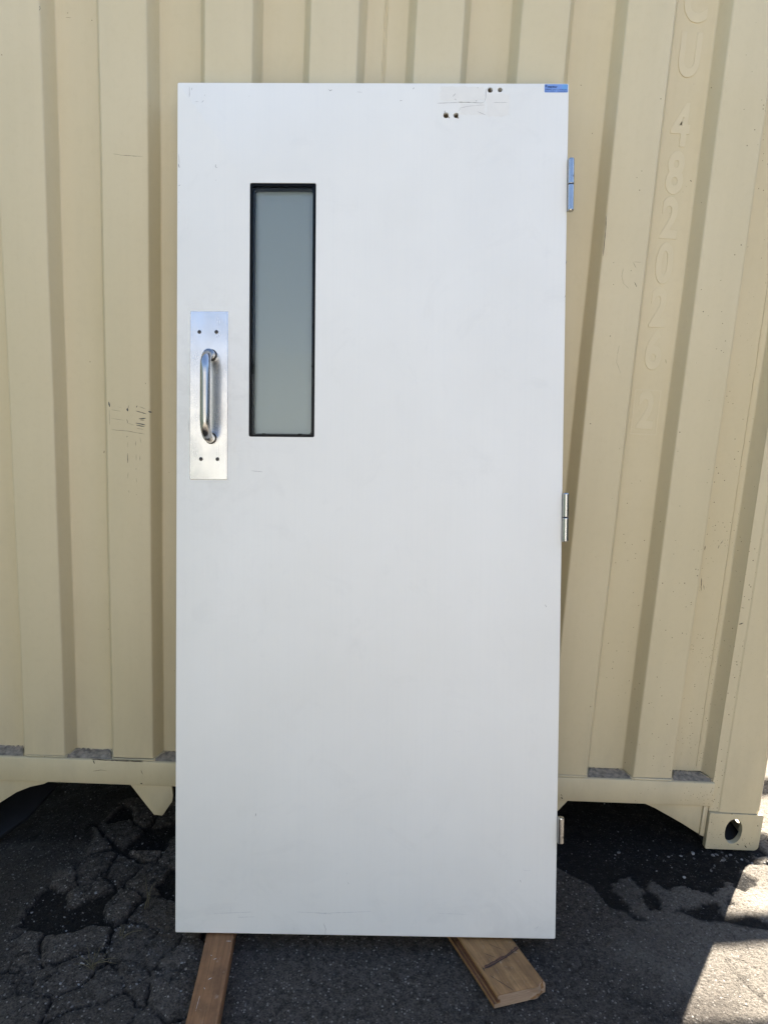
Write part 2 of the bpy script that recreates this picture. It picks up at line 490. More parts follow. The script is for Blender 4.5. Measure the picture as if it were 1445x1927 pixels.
# ------------------------------------------------------------------ wear recorded on the surfaces: polylines (u, v) in metres, width in mm
DOOR_MARKS=[
((0.1516,1.9870),(0.2015,1.9890),0.8),
((0.2015,1.9896),(0.2326,1.9891),1.6),
((0.2326,1.9891),(0.2550,1.9879),(0.2625,1.9904),1.3),
((0.2658,2.0211),(0.2655,1.9990),(0.2625,1.9904),0.8),
((0.2837,1.9892),(0.3173,1.9893),0.6),
((0.1888,2.0025),(0.1950,2.0099),1.2),
((0.1939,1.9976),(0.1964,1.9939),1.2),
((0.2425,1.9928),(0.2450,1.9928),2.2),
((0.2459,2.0248),(0.2471,2.0223),1.5),
((0.2466,1.9682),(0.2666,1.9596),0.7),
((0.1693,1.9704),(0.1700,1.9643),0.8),
((0.2079,1.9755),(0.2017,1.9680),0.6),
((0.2016,1.9754),(0.2265,1.9804),(0.2489,1.9830),(0.2626,1.9830),0.5),
((-0.4309,2.0242),(-0.4309,1.9995),0.8),
((-0.4246,2.0218),(-0.4259,2.0156),1.0),
((-0.4170,1.9897),(-0.4094,1.9885),1.0),
((-0.4019,1.9872),(-0.3969,1.9922),1.0),
((-0.3944,2.0021),(-0.3944,2.0058),1.0),
((-0.1023,2.0189),(-0.0998,2.0152),(-0.0948,2.0177),1.6),
((-0.2902,2.0024),(-0.2889,2.0024),1.6),
((-0.0360,2.0129),(-0.0247,2.0117),1.0),
((0.0642,1.9923),(0.0704,1.9935),1.2),
((0.0951,2.0195),(0.0976,2.0232),1.2),
((-0.3674,1.8436),(-0.3686,1.8374),(-0.3648,1.8349),1.6),
((-0.3685,1.8051),(-0.3672,1.8076),1.0),
((-0.4557,1.8669),(-0.4543,1.8420),0.8),
((-0.4562,1.8445),(-0.4543,1.8346),2.2),
((-0.4561,1.7923),(-0.4517,1.7948),1.4),
((-0.4553,1.7550),(-0.4541,1.7537),1.2),
((0.4587,1.6142),(0.4610,1.6229),1.4),
((0.4574,1.5358),(0.4586,1.5408),1.0),
((0.4221,0.8084),(0.4260,0.8021),1.0),
((-0.2805,1.1208),(-0.2525,1.1185),1.0),
((-0.4310,1.2409),(-0.4296,1.2131),0.6),
((-0.3665,0.0484),(-0.2723,0.0539),1.2),
((-0.3071,0.0403),(-0.2658,0.0423),1.2),
((-0.3253,0.0687),(-0.3252,0.0504),0.7),
((-0.1628,0.0558),(-0.0856,0.0545),(0.0172,0.0602),1.2),
((-0.1216,0.0539),(-0.0778,0.0521),1.8),
((-0.0995,0.0295),(-0.0943,0.0153),(-0.0954,0.0022),1.0),
((-0.1716,0.0178),(-0.1715,0.0074),0.8),
((-0.0452,0.1541),(-0.0439,0.1502),1.4),
((0.3782,0.1714),(0.3808,0.1663),(0.3974,0.1666),1.2),
((0.3748,0.1377),(0.3722,0.1428),1.0),
((0.4097,0.0241),(0.4198,0.0308),1.2),
((0.4123,0.0189),(0.4123,0.0215),1.2),
((0.1712,0.0590),(0.2481,0.0564),0.8),
((0.1452,0.0949),(0.1605,0.1017),(0.1734,0.0928),2.5),
((-0.2646,0.2959),(-0.2659,0.2881),1.0),
((-0.0412,0.1308),(-0.0399,0.1256),1.0),
]
WALL_MARKS=[
((-0.8193,2.1408),(-0.8183,2.1352),(-0.8209,2.1317),2.2),
((-0.6546,1.8272),(-0.6301,1.8250),(-0.5835,1.8252),1.0),
((-0.6768,1.2246),(-0.6743,1.2110),3.5),
((-0.6758,1.2054),(-0.6752,1.1639),0.8),
((-0.6288,1.2106),(-0.6276,1.2024),3.5),
((-0.6246,1.2177),(-0.6275,1.2079),2.0),
((-0.6053,1.2132),(-0.6025,1.2188),2.0),
((-0.5984,1.2163),(-0.5805,1.2104),1.2),
((-0.6068,1.2048),(-0.5793,1.1980),1.5),
((-0.5737,1.2052),(-0.5654,1.2029),3.5),
((-0.5988,1.1845),(-0.5808,1.1869),2.2),
((-0.5960,1.1819),(-0.5850,1.1811),1.5),
((-0.6072,1.1730),(-0.5823,1.1688),2.5),
((-0.6059,1.1675),(-0.5838,1.1645),2.0),
((-0.6046,1.1593),(-0.5880,1.1573),1.2),
((-0.6306,1.1815),(-0.6280,1.1719),1.6),
((-0.6294,1.1719),(-0.6128,1.1672),1.0),
((-0.6703,1.2043),(-0.6455,1.2014),0.9),
((-0.6536,1.2134),(-0.6426,1.2099),0.7),
((-0.6721,1.1821),(-0.6362,1.1784),0.6),
((-0.6713,1.1523),(-0.6297,1.1510),(-0.6159,1.1489),(-0.5840,1.1450),1.3),
((-0.6299,1.1384),(-0.6313,1.1342),1.6),
((-0.6287,1.1217),(-0.6289,1.1077),1.0),
((-0.6292,1.0922),(-0.6293,1.0823),(-0.6295,1.0667),1.5),
((-0.6078,1.1256),(-0.6080,1.1116),1.2),
((-0.5966,1.1360),(-0.5940,1.1207),1.0),
((-0.6069,1.0905),(-0.6071,1.0735),1.2),
((-0.5971,1.0882),(-0.5973,1.0726),1.2),
((-0.6073,1.0537),(-0.6074,1.0494),1.4),
((-0.6285,1.0412),(-0.6301,1.0254),1.3),
((-0.6076,1.0280),(-0.6064,1.0152),1.0),
((-0.6278,0.9940),(-0.6265,0.9855),0.9),
((-0.6082,0.9835),(-0.6054,0.9822),1.0),
((-0.5812,1.2787),(-0.5799,1.2747),1.4),
((0.5702,1.7517),(0.5723,1.7215),(0.5724,1.6961),(0.5729,1.6553),1.3),
((0.6357,1.8451),(0.6365,1.8439),2.6),
((0.6602,1.6304),(0.6502,1.6454),0.9),
((0.6529,1.6455),(0.6720,1.6453),0.8),
((0.6277,1.6286),(0.6259,1.6091),(0.6319,1.5926),(0.6470,1.5803),0.8),
((0.6472,1.6245),(0.6488,1.6233),1.8),
((0.6003,1.6413),(0.6018,1.6401),1.8),
((0.6064,1.5886),(0.6079,1.5873),1.8),
((0.6601,1.5967),(0.6670,1.5853),1.6),
((0.6126,1.4609),(0.6142,1.4596),3.5),
((0.6402,1.4382),(0.6375,1.4138),(0.6383,1.3949),(0.6527,1.3671),0.8),
((0.5859,1.2337),(0.5889,1.2325),3.2),
((0.8443,1.5345),(0.8473,1.5334),2.2),
((0.8260,1.2238),(0.8290,1.2225),2.4),
((0.8284,1.1729),(0.8300,1.1716),1.8),
((0.9178,1.1289),(0.9194,1.1276),1.8),
((0.9185,1.0929),(0.9202,1.0915),1.8),
((0.6666,1.0365),(0.6680,1.0366),2.0),
((0.6711,1.1719),(0.6727,1.1706),1.3),
((0.8522,1.0255),(0.8538,1.0241),1.6),
((1.0612,0.7480),(1.0704,0.7469),1.2),
((1.0579,0.7400),(1.0601,0.7355),1.2),
((1.0626,0.6982),(1.0739,0.7034),2.6),
]
RECESS_MARKS=[
((-0.7774,2.1396),(-0.7647,2.1392),0.7),
((-0.7162,2.1374),(-0.7136,2.1364),1.6),
((-0.7021,2.1359),(-0.6996,2.1349),1.2),
((-0.7733,2.1503),(-0.7721,2.1481),1.2),
((-0.7072,1.0905),(-0.7088,1.0832),1.8),
((0.9592,0.9088),(0.9593,0.8966),2.0),
((0.9616,0.8146),(0.9653,0.7772),1.4),
((0.9687,0.7962),(0.9739,0.7807),3.0),
((1.0004,0.9155),(1.0077,0.9281),4.0),
((0.9962,0.9030),(0.9979,0.9123),4.0),
((0.9880,0.6349),(0.9922,0.6383),1.6),
((0.7885,1.8589),(0.7918,1.8553),2.4),
((0.7467,1.8439),(0.7482,1.8427),1.6),
((0.7317,1.0752),(0.7333,1.0738),1.8),
((0.7544,1.0823),(0.7561,1.0809),1.4),
((0.7830,1.4118),(0.7859,1.4008),1.0),
]
RAIL_MARKS=[
((-0.7421,0.2089),(-0.7014,0.2083),(-0.5955,0.2081),2.6),
((-0.7376,0.2066),(-0.7334,0.1952),2.0),
((-0.7385,0.1716),(-0.7172,0.1767),(-0.6990,0.1750),1.0),
((-0.6019,0.1811),(-0.5975,0.1679),1.4),
((-0.6039,0.1398),(-0.5978,0.1393),4.0),
((-0.8746,0.2120),(-0.8731,0.2104),2.6),
((0.6147,0.1491),(0.6199,0.1442),4.0),
((0.6137,0.1594),(0.6175,0.1527),1.5),
((0.8120,0.2160),(0.8140,0.2126),2.0),
((1.0662,0.0895),(1.0682,0.0861),2.2),
((1.1223,0.1181),(1.1257,0.1165),2.4),
((1.1528,0.0195),(1.1596,0.0163),4.0),
((1.1771,0.0170),(1.1848,0.0085),4.5),
((1.1901,0.0265),(1.1912,0.0194),1.5),
((1.2051,0.0851),(1.2075,0.0800),3.0),
((1.0961,0.0470),(1.1035,0.0509),1.2),
((1.1666,0.0343),(1.1700,0.0326),2.0),
]

# ================================================================== GROUND
def gz(x):
    """the yard falls toward the left"""
    return -0.049 + 0.046 * (np.clip(x, -2.5, 2.5) if isinstance(x, np.ndarray) else max(-2.5, min(2.5, x)))

def lattice(seed):
    return np.random.RandomState(seed).rand(256, 256)
def vnoise(x, y, sc, seed):
    T = lattice(seed)
    u, v = x * sc, y * sc
    i, j = np.floor(u).astype(int), np.floor(v).astype(int)
    a, b = u - i, v - j
    a, b = a * a * (3 - 2 * a), b * b * (3 - 2 * b)
    g = lambda p, q: T[p & 255, q & 255]
    return (g(i, j) * (1 - a) + g(i + 1, j) * a) * (1 - b) + (g(i, j + 1) * (1 - a) + g(i + 1, j + 1) * a) * b
def fbm(x, y, sc, octs, seed, gain=0.5):
    t, amp, tot = 0.0, 1.0, 0.0
    for o in range(octs):
        t = t + amp * (vnoise(x, y, sc, seed + o) - 0.5)
        tot += amp
        sc *= 2.03
        amp *= gain
    return t / tot * 2
def sst(a, b, x):
    t = np.clip((x - a) / (b - a), 0, 1)
    return t * t * (3 - 2 * t)

def axis(d0, d1, st, lim):
    core = list(np.arange(d0, d1 + st / 2, st))
    lo, hi = [], []
    s, p = st, d0
    while p > -lim:
        s *= 1.13
        p -= s
        lo.append(p)
    s, p = st, d1
    while p < lim:
        s *= 1.13
        p += s
        hi.append(p)
    return np.array(lo[::-1] + core + hi)

def build_ground():
    xs = axis(-1.32, 1.62, 0.005, 140.0)
    ys = axis(-0.74, 0.40, 0.005, 140.0)
    X, Y = np.meshgrid(xs, ys, indexing='ij')
    # warped voronoi for the alligator-cracked asphalt
    wx = X + 0.040 * fbm(X, Y, 7, 2, 11) + 0.014 * fbm(X, Y, 26, 4, 13, 0.65)
    wy = Y + 0.040 * fbm(X, Y, 7, 2, 21) + 0.014 * fbm(X, Y, 26, 4, 23, 0.65)
    def voro(cell, seed, jit=0.42):
        rs = np.random.RandomState(seed)
        J = rs.rand(512, 512, 2) * 2 * jit + 0.5 - jit
        ci, cj = np.floor(wx / cell).astype(int), np.floor(wy / cell).astype(int)
        f1 = np.full(X.shape, 9.0)
        f2 = np.full(X.shape, 9.0)
        idx = np.zeros(X.shape, int)
        for di in (-2, -1, 0, 1, 2):
            for dj in (-2, -1, 0, 1, 2):
                a, b = ci + di, cj + dj
                jj = J[a & 511, b & 511]
                d = np.hypot((a + jj[..., 0]) * cell - wx, ((b + jj[..., 1]) * cell - wy))
                new = d < f1
                f2 = np.where(new, f1, np.minimum(f2, d))
                idx = np.where(new, (a & 511) * 512 + (b & 511), idx)
                f1 = np.where(new, d, f1)
        return f1, f2, idx
    near = (np.abs(X) < 2.2) & (Y > -1.6) & (Y < 1.4)
    f1, f2, cid = voro(0.105, 5, 0.49)
    k1, k2, kid = voro(0.052, 9, 0.49)
    g1, g2, gid = voro(0.30, 15)
    ed = f2 - f1
    eg = g2 - g1
    rs = np.random.RandomState(3)
    rnd = rs.rand(512 * 512)
    rnd2 = rs.rand(512 * 512)
    tx = rs.randn(512 * 512)
    ty = rs.randn(512 * 512)
    n_lo = fbm(X, Y, 5, 4, 31)
    # where the surface has broken up: a zone left of the door, reaching under the container
    DL = sst(-0.88, -0.74, X + 0.10 * n_lo - 0.12 * (Y + 0.3)) * (1 - sst(-0.34, -0.20, X + 0.06 * n_lo)) * (1 - sst(0.16, 0.32, Y))
    DL = DL * (0.55 + 0.45 * sst(-0.75, -0.30, Y))
    # right: slab edge in front of the container corner
    ex = np.array([-9, -0.2, 0.30, 0.56, 0.62, 0.68, 0.70, 0.76, 0.89, 0.94, 1.07, 1.25, 9])
    ey = np.array([0.0, 0.0, -0.02, -0.06, -0.105, -0.16, -0.25, -0.285, -0.265, -0.295, -0.335, -0.36, -0.36])
    edge = np.interp(X, ex, ey) + 0.022 * fbm(X, Y, 14, 4, 41)
    soilR = sst(-0.006, 0.012, Y - edge) * sst(-0.1, 0.15, X)
    for cx, cy, rx, ry in ((0.915, -0.200, 0.075, 0.058), (0.775, -0.205, 0.040, 0.060), (0.822, -0.268, 0.034, 0.016), (1.15, -0.23, 0.14, 0.075), (1.38, 0.10, 0.16, 0.30), (1.20, -0.11, 0.08, 0.03)):
        d = np.hypot((X - cx) / rx, (Y - cy) / ry) + 0.95 * fbm(X, Y, 19, 5, 51, 0.62)
        soilR = soilR * sst(0.80, 1.10, d)
    # far right of the container corner the asphalt is whole again
    soilR = soilR * (1 - sst(1.30, 1.42, X) * (1 - sst(0.0, 0.1, -np.abs(Y - 5) + 4)))
    soil_left = 1 - sst(-0.90, -0.76, X + 0.10 * n_lo - 0.12 * (Y + 0.3))
    # chunk layout
    present = rnd[cid] > (0.12 + 0.30 * sst(-0.05, 0.15, Y))
    crackw = 0.0024 + 0.015 * DL * np.clip(vnoise(X, Y, 14, 61) * 2.2 - 0.75, 0.0, 1.2)
    crack = (1 - sst(crackw * 0.35, crackw * 0.75, ed)) * sst(0.12, 0.3, DL)
    hair = (1 - sst(0.0008, 0.0042, k2 - k1)) * sst(0.08, 0.3, DL) * sst(0.42, 0.6, vnoise(X, Y, 9, 63))
    gone = np.where(present, 0.0, 1.0) * sst(0.35, 0.5, DL)
    inner = sst(0.0, 0.035, ed)
    cm = np.maximum(crack, gone)
    # thin long cracks elsewhere
    thin = 0.6 * (1 - sst(0.001, 0.006, eg)) * (1 - sst(0.1, 0.3, DL)) * np.where(near, 1, 0) * sst(0.50, 0.62, vnoise(X, Y, 4, 71))
    cellr = 0.5 * tx[cid] * 0.004 + (rnd2[cid] - 0.5) * 0.006
    under = sst(-0.03, 0.06, Y) * (1 - sst(1.15, 1.3, X)) * (1 - sst(1.2, 1.35, -X))  # soil here also paints in the deep shade under the container
    soil = np.maximum.reduce([cm, soilR, 0.55 * soil_left * np.where(near, 1, 0), 0.9 * thin, 0.75 * hair, np.where(DL > 0.3, 0.0, under * 0.9)])  # real soil plus the shade painted in under the container
    hard = 1 - np.clip(np.maximum(cm, soilR), 0, 1)
    hgt = gz(X) + 0.0
    fine = 0.0020 * fbm(X, Y, 85, 3, 81) + 0.0042 * fbm(X, Y, 17, 4, 91)
    hgt = hgt + np.where(near, fine, 0.004 * n_lo * 0)
    rough = 0.0065 * fbm(X, Y, 40, 4, 101)
    hgt = hgt + (1 - hard) * np.where(near, -0.006 - 0.007 * np.clip(cm, 0, 1) + 0.7 * rough, 0)
    hgt = hgt + hard * sst(0.3, 0.5, DL) * (cellr + 0.05 * (tx[cid] * (wx * 0) ) + 0.0035 * (inner - 0.6))
    hgt = hgt - 0.006 * thin - 0.004 * hair - 0.004 * soil_left * np.where(near, 1, 0) * (0.5 + fbm(X, Y, 22, 3, 111))
    # gravelly build-up along the foot of the corner casting
    hgt = hgt - 0.006 * np.exp(-((Y + 0.012) / 0.03) ** 2) * sst(1.0, 1.1, X) * (1 - sst(1.26, 1.4, X))
    # seat for the two boards
    for bx, by, rx, ry, dz in ((-0.29, -0.40, 0.055, 0.33, -0.003), (0.33, -0.35, 0.16, 0.26, 0.003)):
        wgt = (1 - sst(0.8, 1.25, np.abs(X - bx) / rx)) * (1 - sst(0.8, 1.2, np.abs(Y - by) / ry))
        hgt = hgt * (1 - wgt) + np.minimum(hgt, gz(X) + dz) * wgt
    tone = 0.80 + 0.16 * fbm(X, Y, 3, 3, 121) + np.where(DL > 0.3, (rnd2[cid] - 0.5) * 0.28 + 0.16, 0.0)
    tone = np.clip(tone, 0.45, 1.3)
    sunlift_pale = 0.89 * sst(0.60, 1.15, X + 0.25 * n_lo) * (0.75 + 0.5 * vnoise(X, Y, 9, 131))  # asphalt at right painted paler to brighten the sun patch
    sunlift_pale = np.maximum(sunlift_pale, sst(2.2, 3.4, -Y))
    nx, ny = X.shape
    V = np.stack([X, Y, hgt], -1).reshape(-1, 3)
    ii, jj = np.meshgrid(np.arange(nx - 1), np.arange(ny - 1), indexing='ij')
    q = (ii * ny + jj)
    F = np.stack([q, q + ny, q + ny + 1, q + 1], -1).reshape(-1, 4)
    soil = soil.reshape(-1)
    tone = tone.reshape(-1)
    sunlift_pale = sunlift_pale.reshape(-1)
    own = np.where((DL > 0.36) & present & (crack < 0.5) & near, cid, -1).reshape(-1)
    fo = own[F]
    same = (fo[:, 0] >= 0) & (fo == fo[:, :1]).all(1)
    fid = np.where(same, fo[:, 0], -1)
    def make(name, faces, parent=None):
        uq, inv = np.unique(faces, return_inverse=True)
        me = bpy.data.meshes.new(name)
        me.vertices.add(len(uq))
        me.vertices.foreach_set('co', V[uq].astype(np.float32).ravel())
        me.loops.add(faces.size)
        me.loops.foreach_set('vertex_index', inv.reshape(-1).astype(np.int32))
        me.polygons.add(len(faces))
        me.polygons.foreach_set('loop_start', np.arange(0, faces.size, 4, dtype=np.int32))
        me.update(calc_edges=True)
        for an, ar in (('soil', soil), ('tone', tone), ('sunlift_pale', sunlift_pale)):
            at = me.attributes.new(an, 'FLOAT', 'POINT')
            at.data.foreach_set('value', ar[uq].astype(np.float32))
        me.polygons.foreach_set('use_smooth', np.ones(len(faces), dtype=bool))
        me.update()
        return link(name, me, 'ground', parent)
    ids, cnt = np.unique(fid[fid >= 0], return_counts=True)
    keep = set(ids[cnt > 40].tolist())
    isk = np.isin(fid, list(keep))
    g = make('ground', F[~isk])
    tag(g, 'dark weathered asphalt yard, broken up left of the door', 'ground', kind='structure')
    for k in keep:
        make('asphalt_chunk', F[fid == k], g)
    return V.reshape(nx, ny, 3), xs, ys
GV, GX, GY = build_ground()
def gh(x, y):
    i = int(np.clip(np.searchsorted(GX, x), 0, len(GX) - 1))
    j = int(np.clip(np.searchsorted(GY, y), 0, len(GY) - 1))
    return float(GV[i, j, 2])

# ================================================================== SHIPPING CONTAINER (front end wall faces the camera)
P = 0.2508
PW = P * 0.452
GAP = P - PW
SL = 0.018
DEP = 0.045
HW = 1.219
TOPZ = 2.591
LEN = 12.19
def xl(k): return GAP / 2 + k * P
def xr(k): return xl(k) + PW
def zt(x): return 0.0040 * x                      # the frame sits a hair out of level
cont = empty('shipping_container', (0, 0, 0))
tag(cont, 'buff painted steel shipping container end wall behind the leaning white door', 'container')
PL = -1.064
PR = 1.060                                        # inner edges of the corner posts
Z_SHEET0, Z_SHEET1 = 0.216, TOPZ - 0.10

def sheet_profile(x0, x1):
    """corrugation polyline (x, y) between x0 and x1"""
    pts = [(PL, 0.0)]
    for k in range(-5, 5):
        a, b = xl(k), xr(k)
        for px, py in ((a - SL, DEP), (a, 0.0), (b, 0.0), (b + SL, DEP)):
            if PL + 0.004 < px < PR - 0.004:
                pts.append((px, py))
    # close the end recesses against the posts
    pts = [q for q in pts if PL < q[0] < PR]
    out = [(PL, 0.0), (PL + SL, DEP)] if xl(-4) - PL > 0.05 else [(PL, 0.0)]
    pts = [q for q in pts if q[0] > out[-1][0] + 0.005 and q[0] < PR - SL - 0.005]
    pts = out + pts + [(PR - SL, DEP), (PR, 0.0)]
    res = []
    for (ax, ay), (bx, by) in zip(pts, pts[1:]):
        lo, hi = max(ax, x0), min(bx, x1)
        if hi - lo > 1e-6:
            f = lambda x: (x, ay + (by - ay) * (x - ax) / (bx - ax))
            if not res:
                res.append(f(lo))
            res.append(f(hi))
    return res

def rounded(poly, r, n=3):
    """round the corners of an open polyline"""
    out = [poly[0]]
    for a, b, c in zip(poly, poly[1:], poly[2:]):
        a, b, c = Vector(a), Vector(b), Vector(c)
        d1, d2 = (a - b), (c - b)
        q = min(r, d1.length * 0.45, d2.length * 0.45)
        if d1.normalized().dot(d2.normalized()) < -0.999:
            out.append(tuple(b))
            continue
        s, e = b + d1.normalized() * q, b + d2.normalized() * q
        for i in range(n + 1):
            t = i / n
            out.append(tuple((s * (1 - t) + b * t) * (1 - t) + (b * (1 - t) + e * t) * t))
    out.append(poly[-1])
    return out

def corr_sheet(name, prof, z0, z1, parent, place, mat='buff'):
    pr = rounded(prof, 0.0045)
    bm = bmesh.new()
    zs = np.linspace(z0, z1, 22)
    grid = [[bm.verts.new(place(q[0], q[1], float(z) + (zt(q[0]) if j == 0 else 0.0))) for q in pr] for j, z in enumerate(zs)]
    for a, b in zip(grid, grid[1:]):
        for i in range(len(pr) - 1):
            bm.faces.new((a[i], a[i + 1], b[i + 1], b[i]))
    me = bpy.data.meshes.new(name)
    bm.to_mesh(me)
    bm.free()
    me.polygons.foreach_set('use_smooth', [True] * len(me.polygons))
    me.set_sharp_from_angle(angle=R(28))
    return link(name, me, mat, parent)

SEAM1, SEAM2 = -0.004, 1.027
random.seed(19)
def dent(x, y, z):
    return (x, y + 0.0022 * math.sin(3.1 * z + 1.7 * x) * math.sin(5.3 * x + 0.8) + 0.0012 * math.sin(9 * z + 4 * x), z)
for a, b in ((PL, SEAM1), (SEAM1, SEAM2), (SEAM2, PR)):
    corr_sheet('wall_panel', sheet_profile(a, b), Z_SHEET0, Z_SHEET1, cont, dent)
for sx in (SEAM1, SEAM2):
    for off in (-0.0028, 0.0028) if sx < 0.5 else (0.0,):
        bm = bmesh.new()
        zz = [0.235 + i * (Z_SHEET1 - 0.24) / 70 for i in range(71)]
        tube(bm, [(sx + off + 0.0003 * math.sin(z * 37), dent(sx, DEP, z)[1] - 0.0003, z) for z in zz], [0.0017 + 0.0005 * math.sin(z * 61) for z in zz], 6)
        finish(bm, 'weld_seam', 'buff', cont, angle=80)

# bottom rail, out of level like the frame
def sloped_prism(name, pts, y0, y1, mat, parent, bevel=0.0):
    bm = bmesh.new()
    prism(bm, [(x, z + zt(x)) for x, z in pts], y0, y1)
    return finish(bm, name, mat, parent, bevel)
sloped_prism('bottom_rail', [(PL + 0.004, 0.1325), (PR + 0.004, 0.1325), (PR + 0.004, 0.209), (PL + 0.004, 0.209)], -0.008, 0.075, 'buff', cont, 0.006)
boxo('top_rail', 'buff', cont, PL, PR, -0.004, 0.08, Z_SHEET1 - 0.004, TOPZ - 0.012, 0.004)
# weld bead along the foot of the sheet
prof = rounded(sheet_profile(PL, PR), 0.007)
bm = bmesh.new()
tube(bm, [(x, y - 0.001, 0.2115 + zt(x) + 0.0008 * math.sin(x * 120)) for x, y in prof], [0.0035 + 0.0012 * math.sin(x * 77) for x, y in prof], 6)
finish(bm, 'weld_bead', 'buff', cont, angle=80)
# grit lying on the ledges inside each recess
rng = random.Random(4)
for k in range(-5, 4):
    a, b = xr(k), xl(k + 1)
    if b < PL + 0.05 or a > PR - 0.05:
        continue
    a, b = max(a, PL + 0.01) + 0.006, min(b, PR - 0.002) - 0.006
    bm = bmesh.new()
    n = 26
    fr, bk, fl, bl = [], [], [], []
    for i in range(n + 1):
        x = a + (b - a) * i / n
        s = min(1.0, (x - a) / SL, (b - x) / SL)
        yb = (DEP - 0.003) * max(0.12, s)
        h = 0.0022 + rng.uniform(0, 0.0022) + 0.0045 * abs(math.sin(i * 0.9 + k))* (0.4 if i % 3 else 1)
        fr.append(bm.verts.new((x, -0.001 - rng.uniform(0, 0.001), 0.2095 + zt(x))))
        fl.append(bm.verts.new((x, yb * 0.45 + rng.uniform(-0.003, 0.003), 0.2102 + zt(x) + h * 0.4)))
        bk.append(bm.verts.new((x, yb, 0.2105 + zt(x) + h)))
    for i in range(n):
        bm.faces.new((fr[i], fr[i + 1], fl[i + 1], fl[i]))
        bm.faces.new((fl[i], fl[i + 1], bk[i + 1], bk[i]))
    finish(bm, 'ledge_grit', 'grit', cont)
# hanging gussets and tunnel tabs under the rail
ZB = 0.1315
GUS_R = [(0.862, ZB), (0.876, ZB - 0.006), (0.90, ZB - 0.016), (0.985, ZB - 0.062), (1.052, ZB - 0.102), (1.058, ZB - 0.104), (1.058, ZB)]
GUS_L = [(-0.868, ZB), (-0.885, ZB - 0.010), (-0.925, ZB - 0.021), (-0.965, ZB - 0.040), (-1.02, ZB - 0.080), (-1.058, ZB - 0.106), (-1.058, ZB)]
TAB_L = [(-0.637, ZB), (-0.628, ZB - 0.012), (-0.600, ZB - 0.052), (-0.575, ZB - 0.086), (-0.569, ZB - 0.095), (-0.546, ZB - 0.097), (-0.541, ZB - 0.092), (-0.524, ZB - 0.063), (-0.516, ZB - 0.052), (-0.513, ZB - 0.030), (-0.5155, ZB - 0.006), (-0.5175, ZB)]
TAB_R = [(0.520, ZB), (0.518, ZB - 0.03), (0.524, ZB - 0.060), (0.545, ZB - 0.095), (0.570, ZB - 0.095), (0.600, ZB - 0.052), (0.640, ZB)]
sloped_prism('gusset', GUS_R, 0.002, 0.012, 'buff', cont, 0.001)
sloped_prism('gusset', GUS_L[::-1], 0.002, 0.012, 'buff', cont, 0.001)
sloped_prism('tunnel_tab', TAB_L, 0.000, 0.010, 'buff', cont, 0.001)
sloped_prism('tunnel_tab', TAB_R, 0.000, 0.010, 'buff', cont, 0.001)
boxo('gusset_flange', 'buff', cont, 1.0405, 1.0485, -0.004, 0.0018, 0.040, 0.1355, 0.0015)
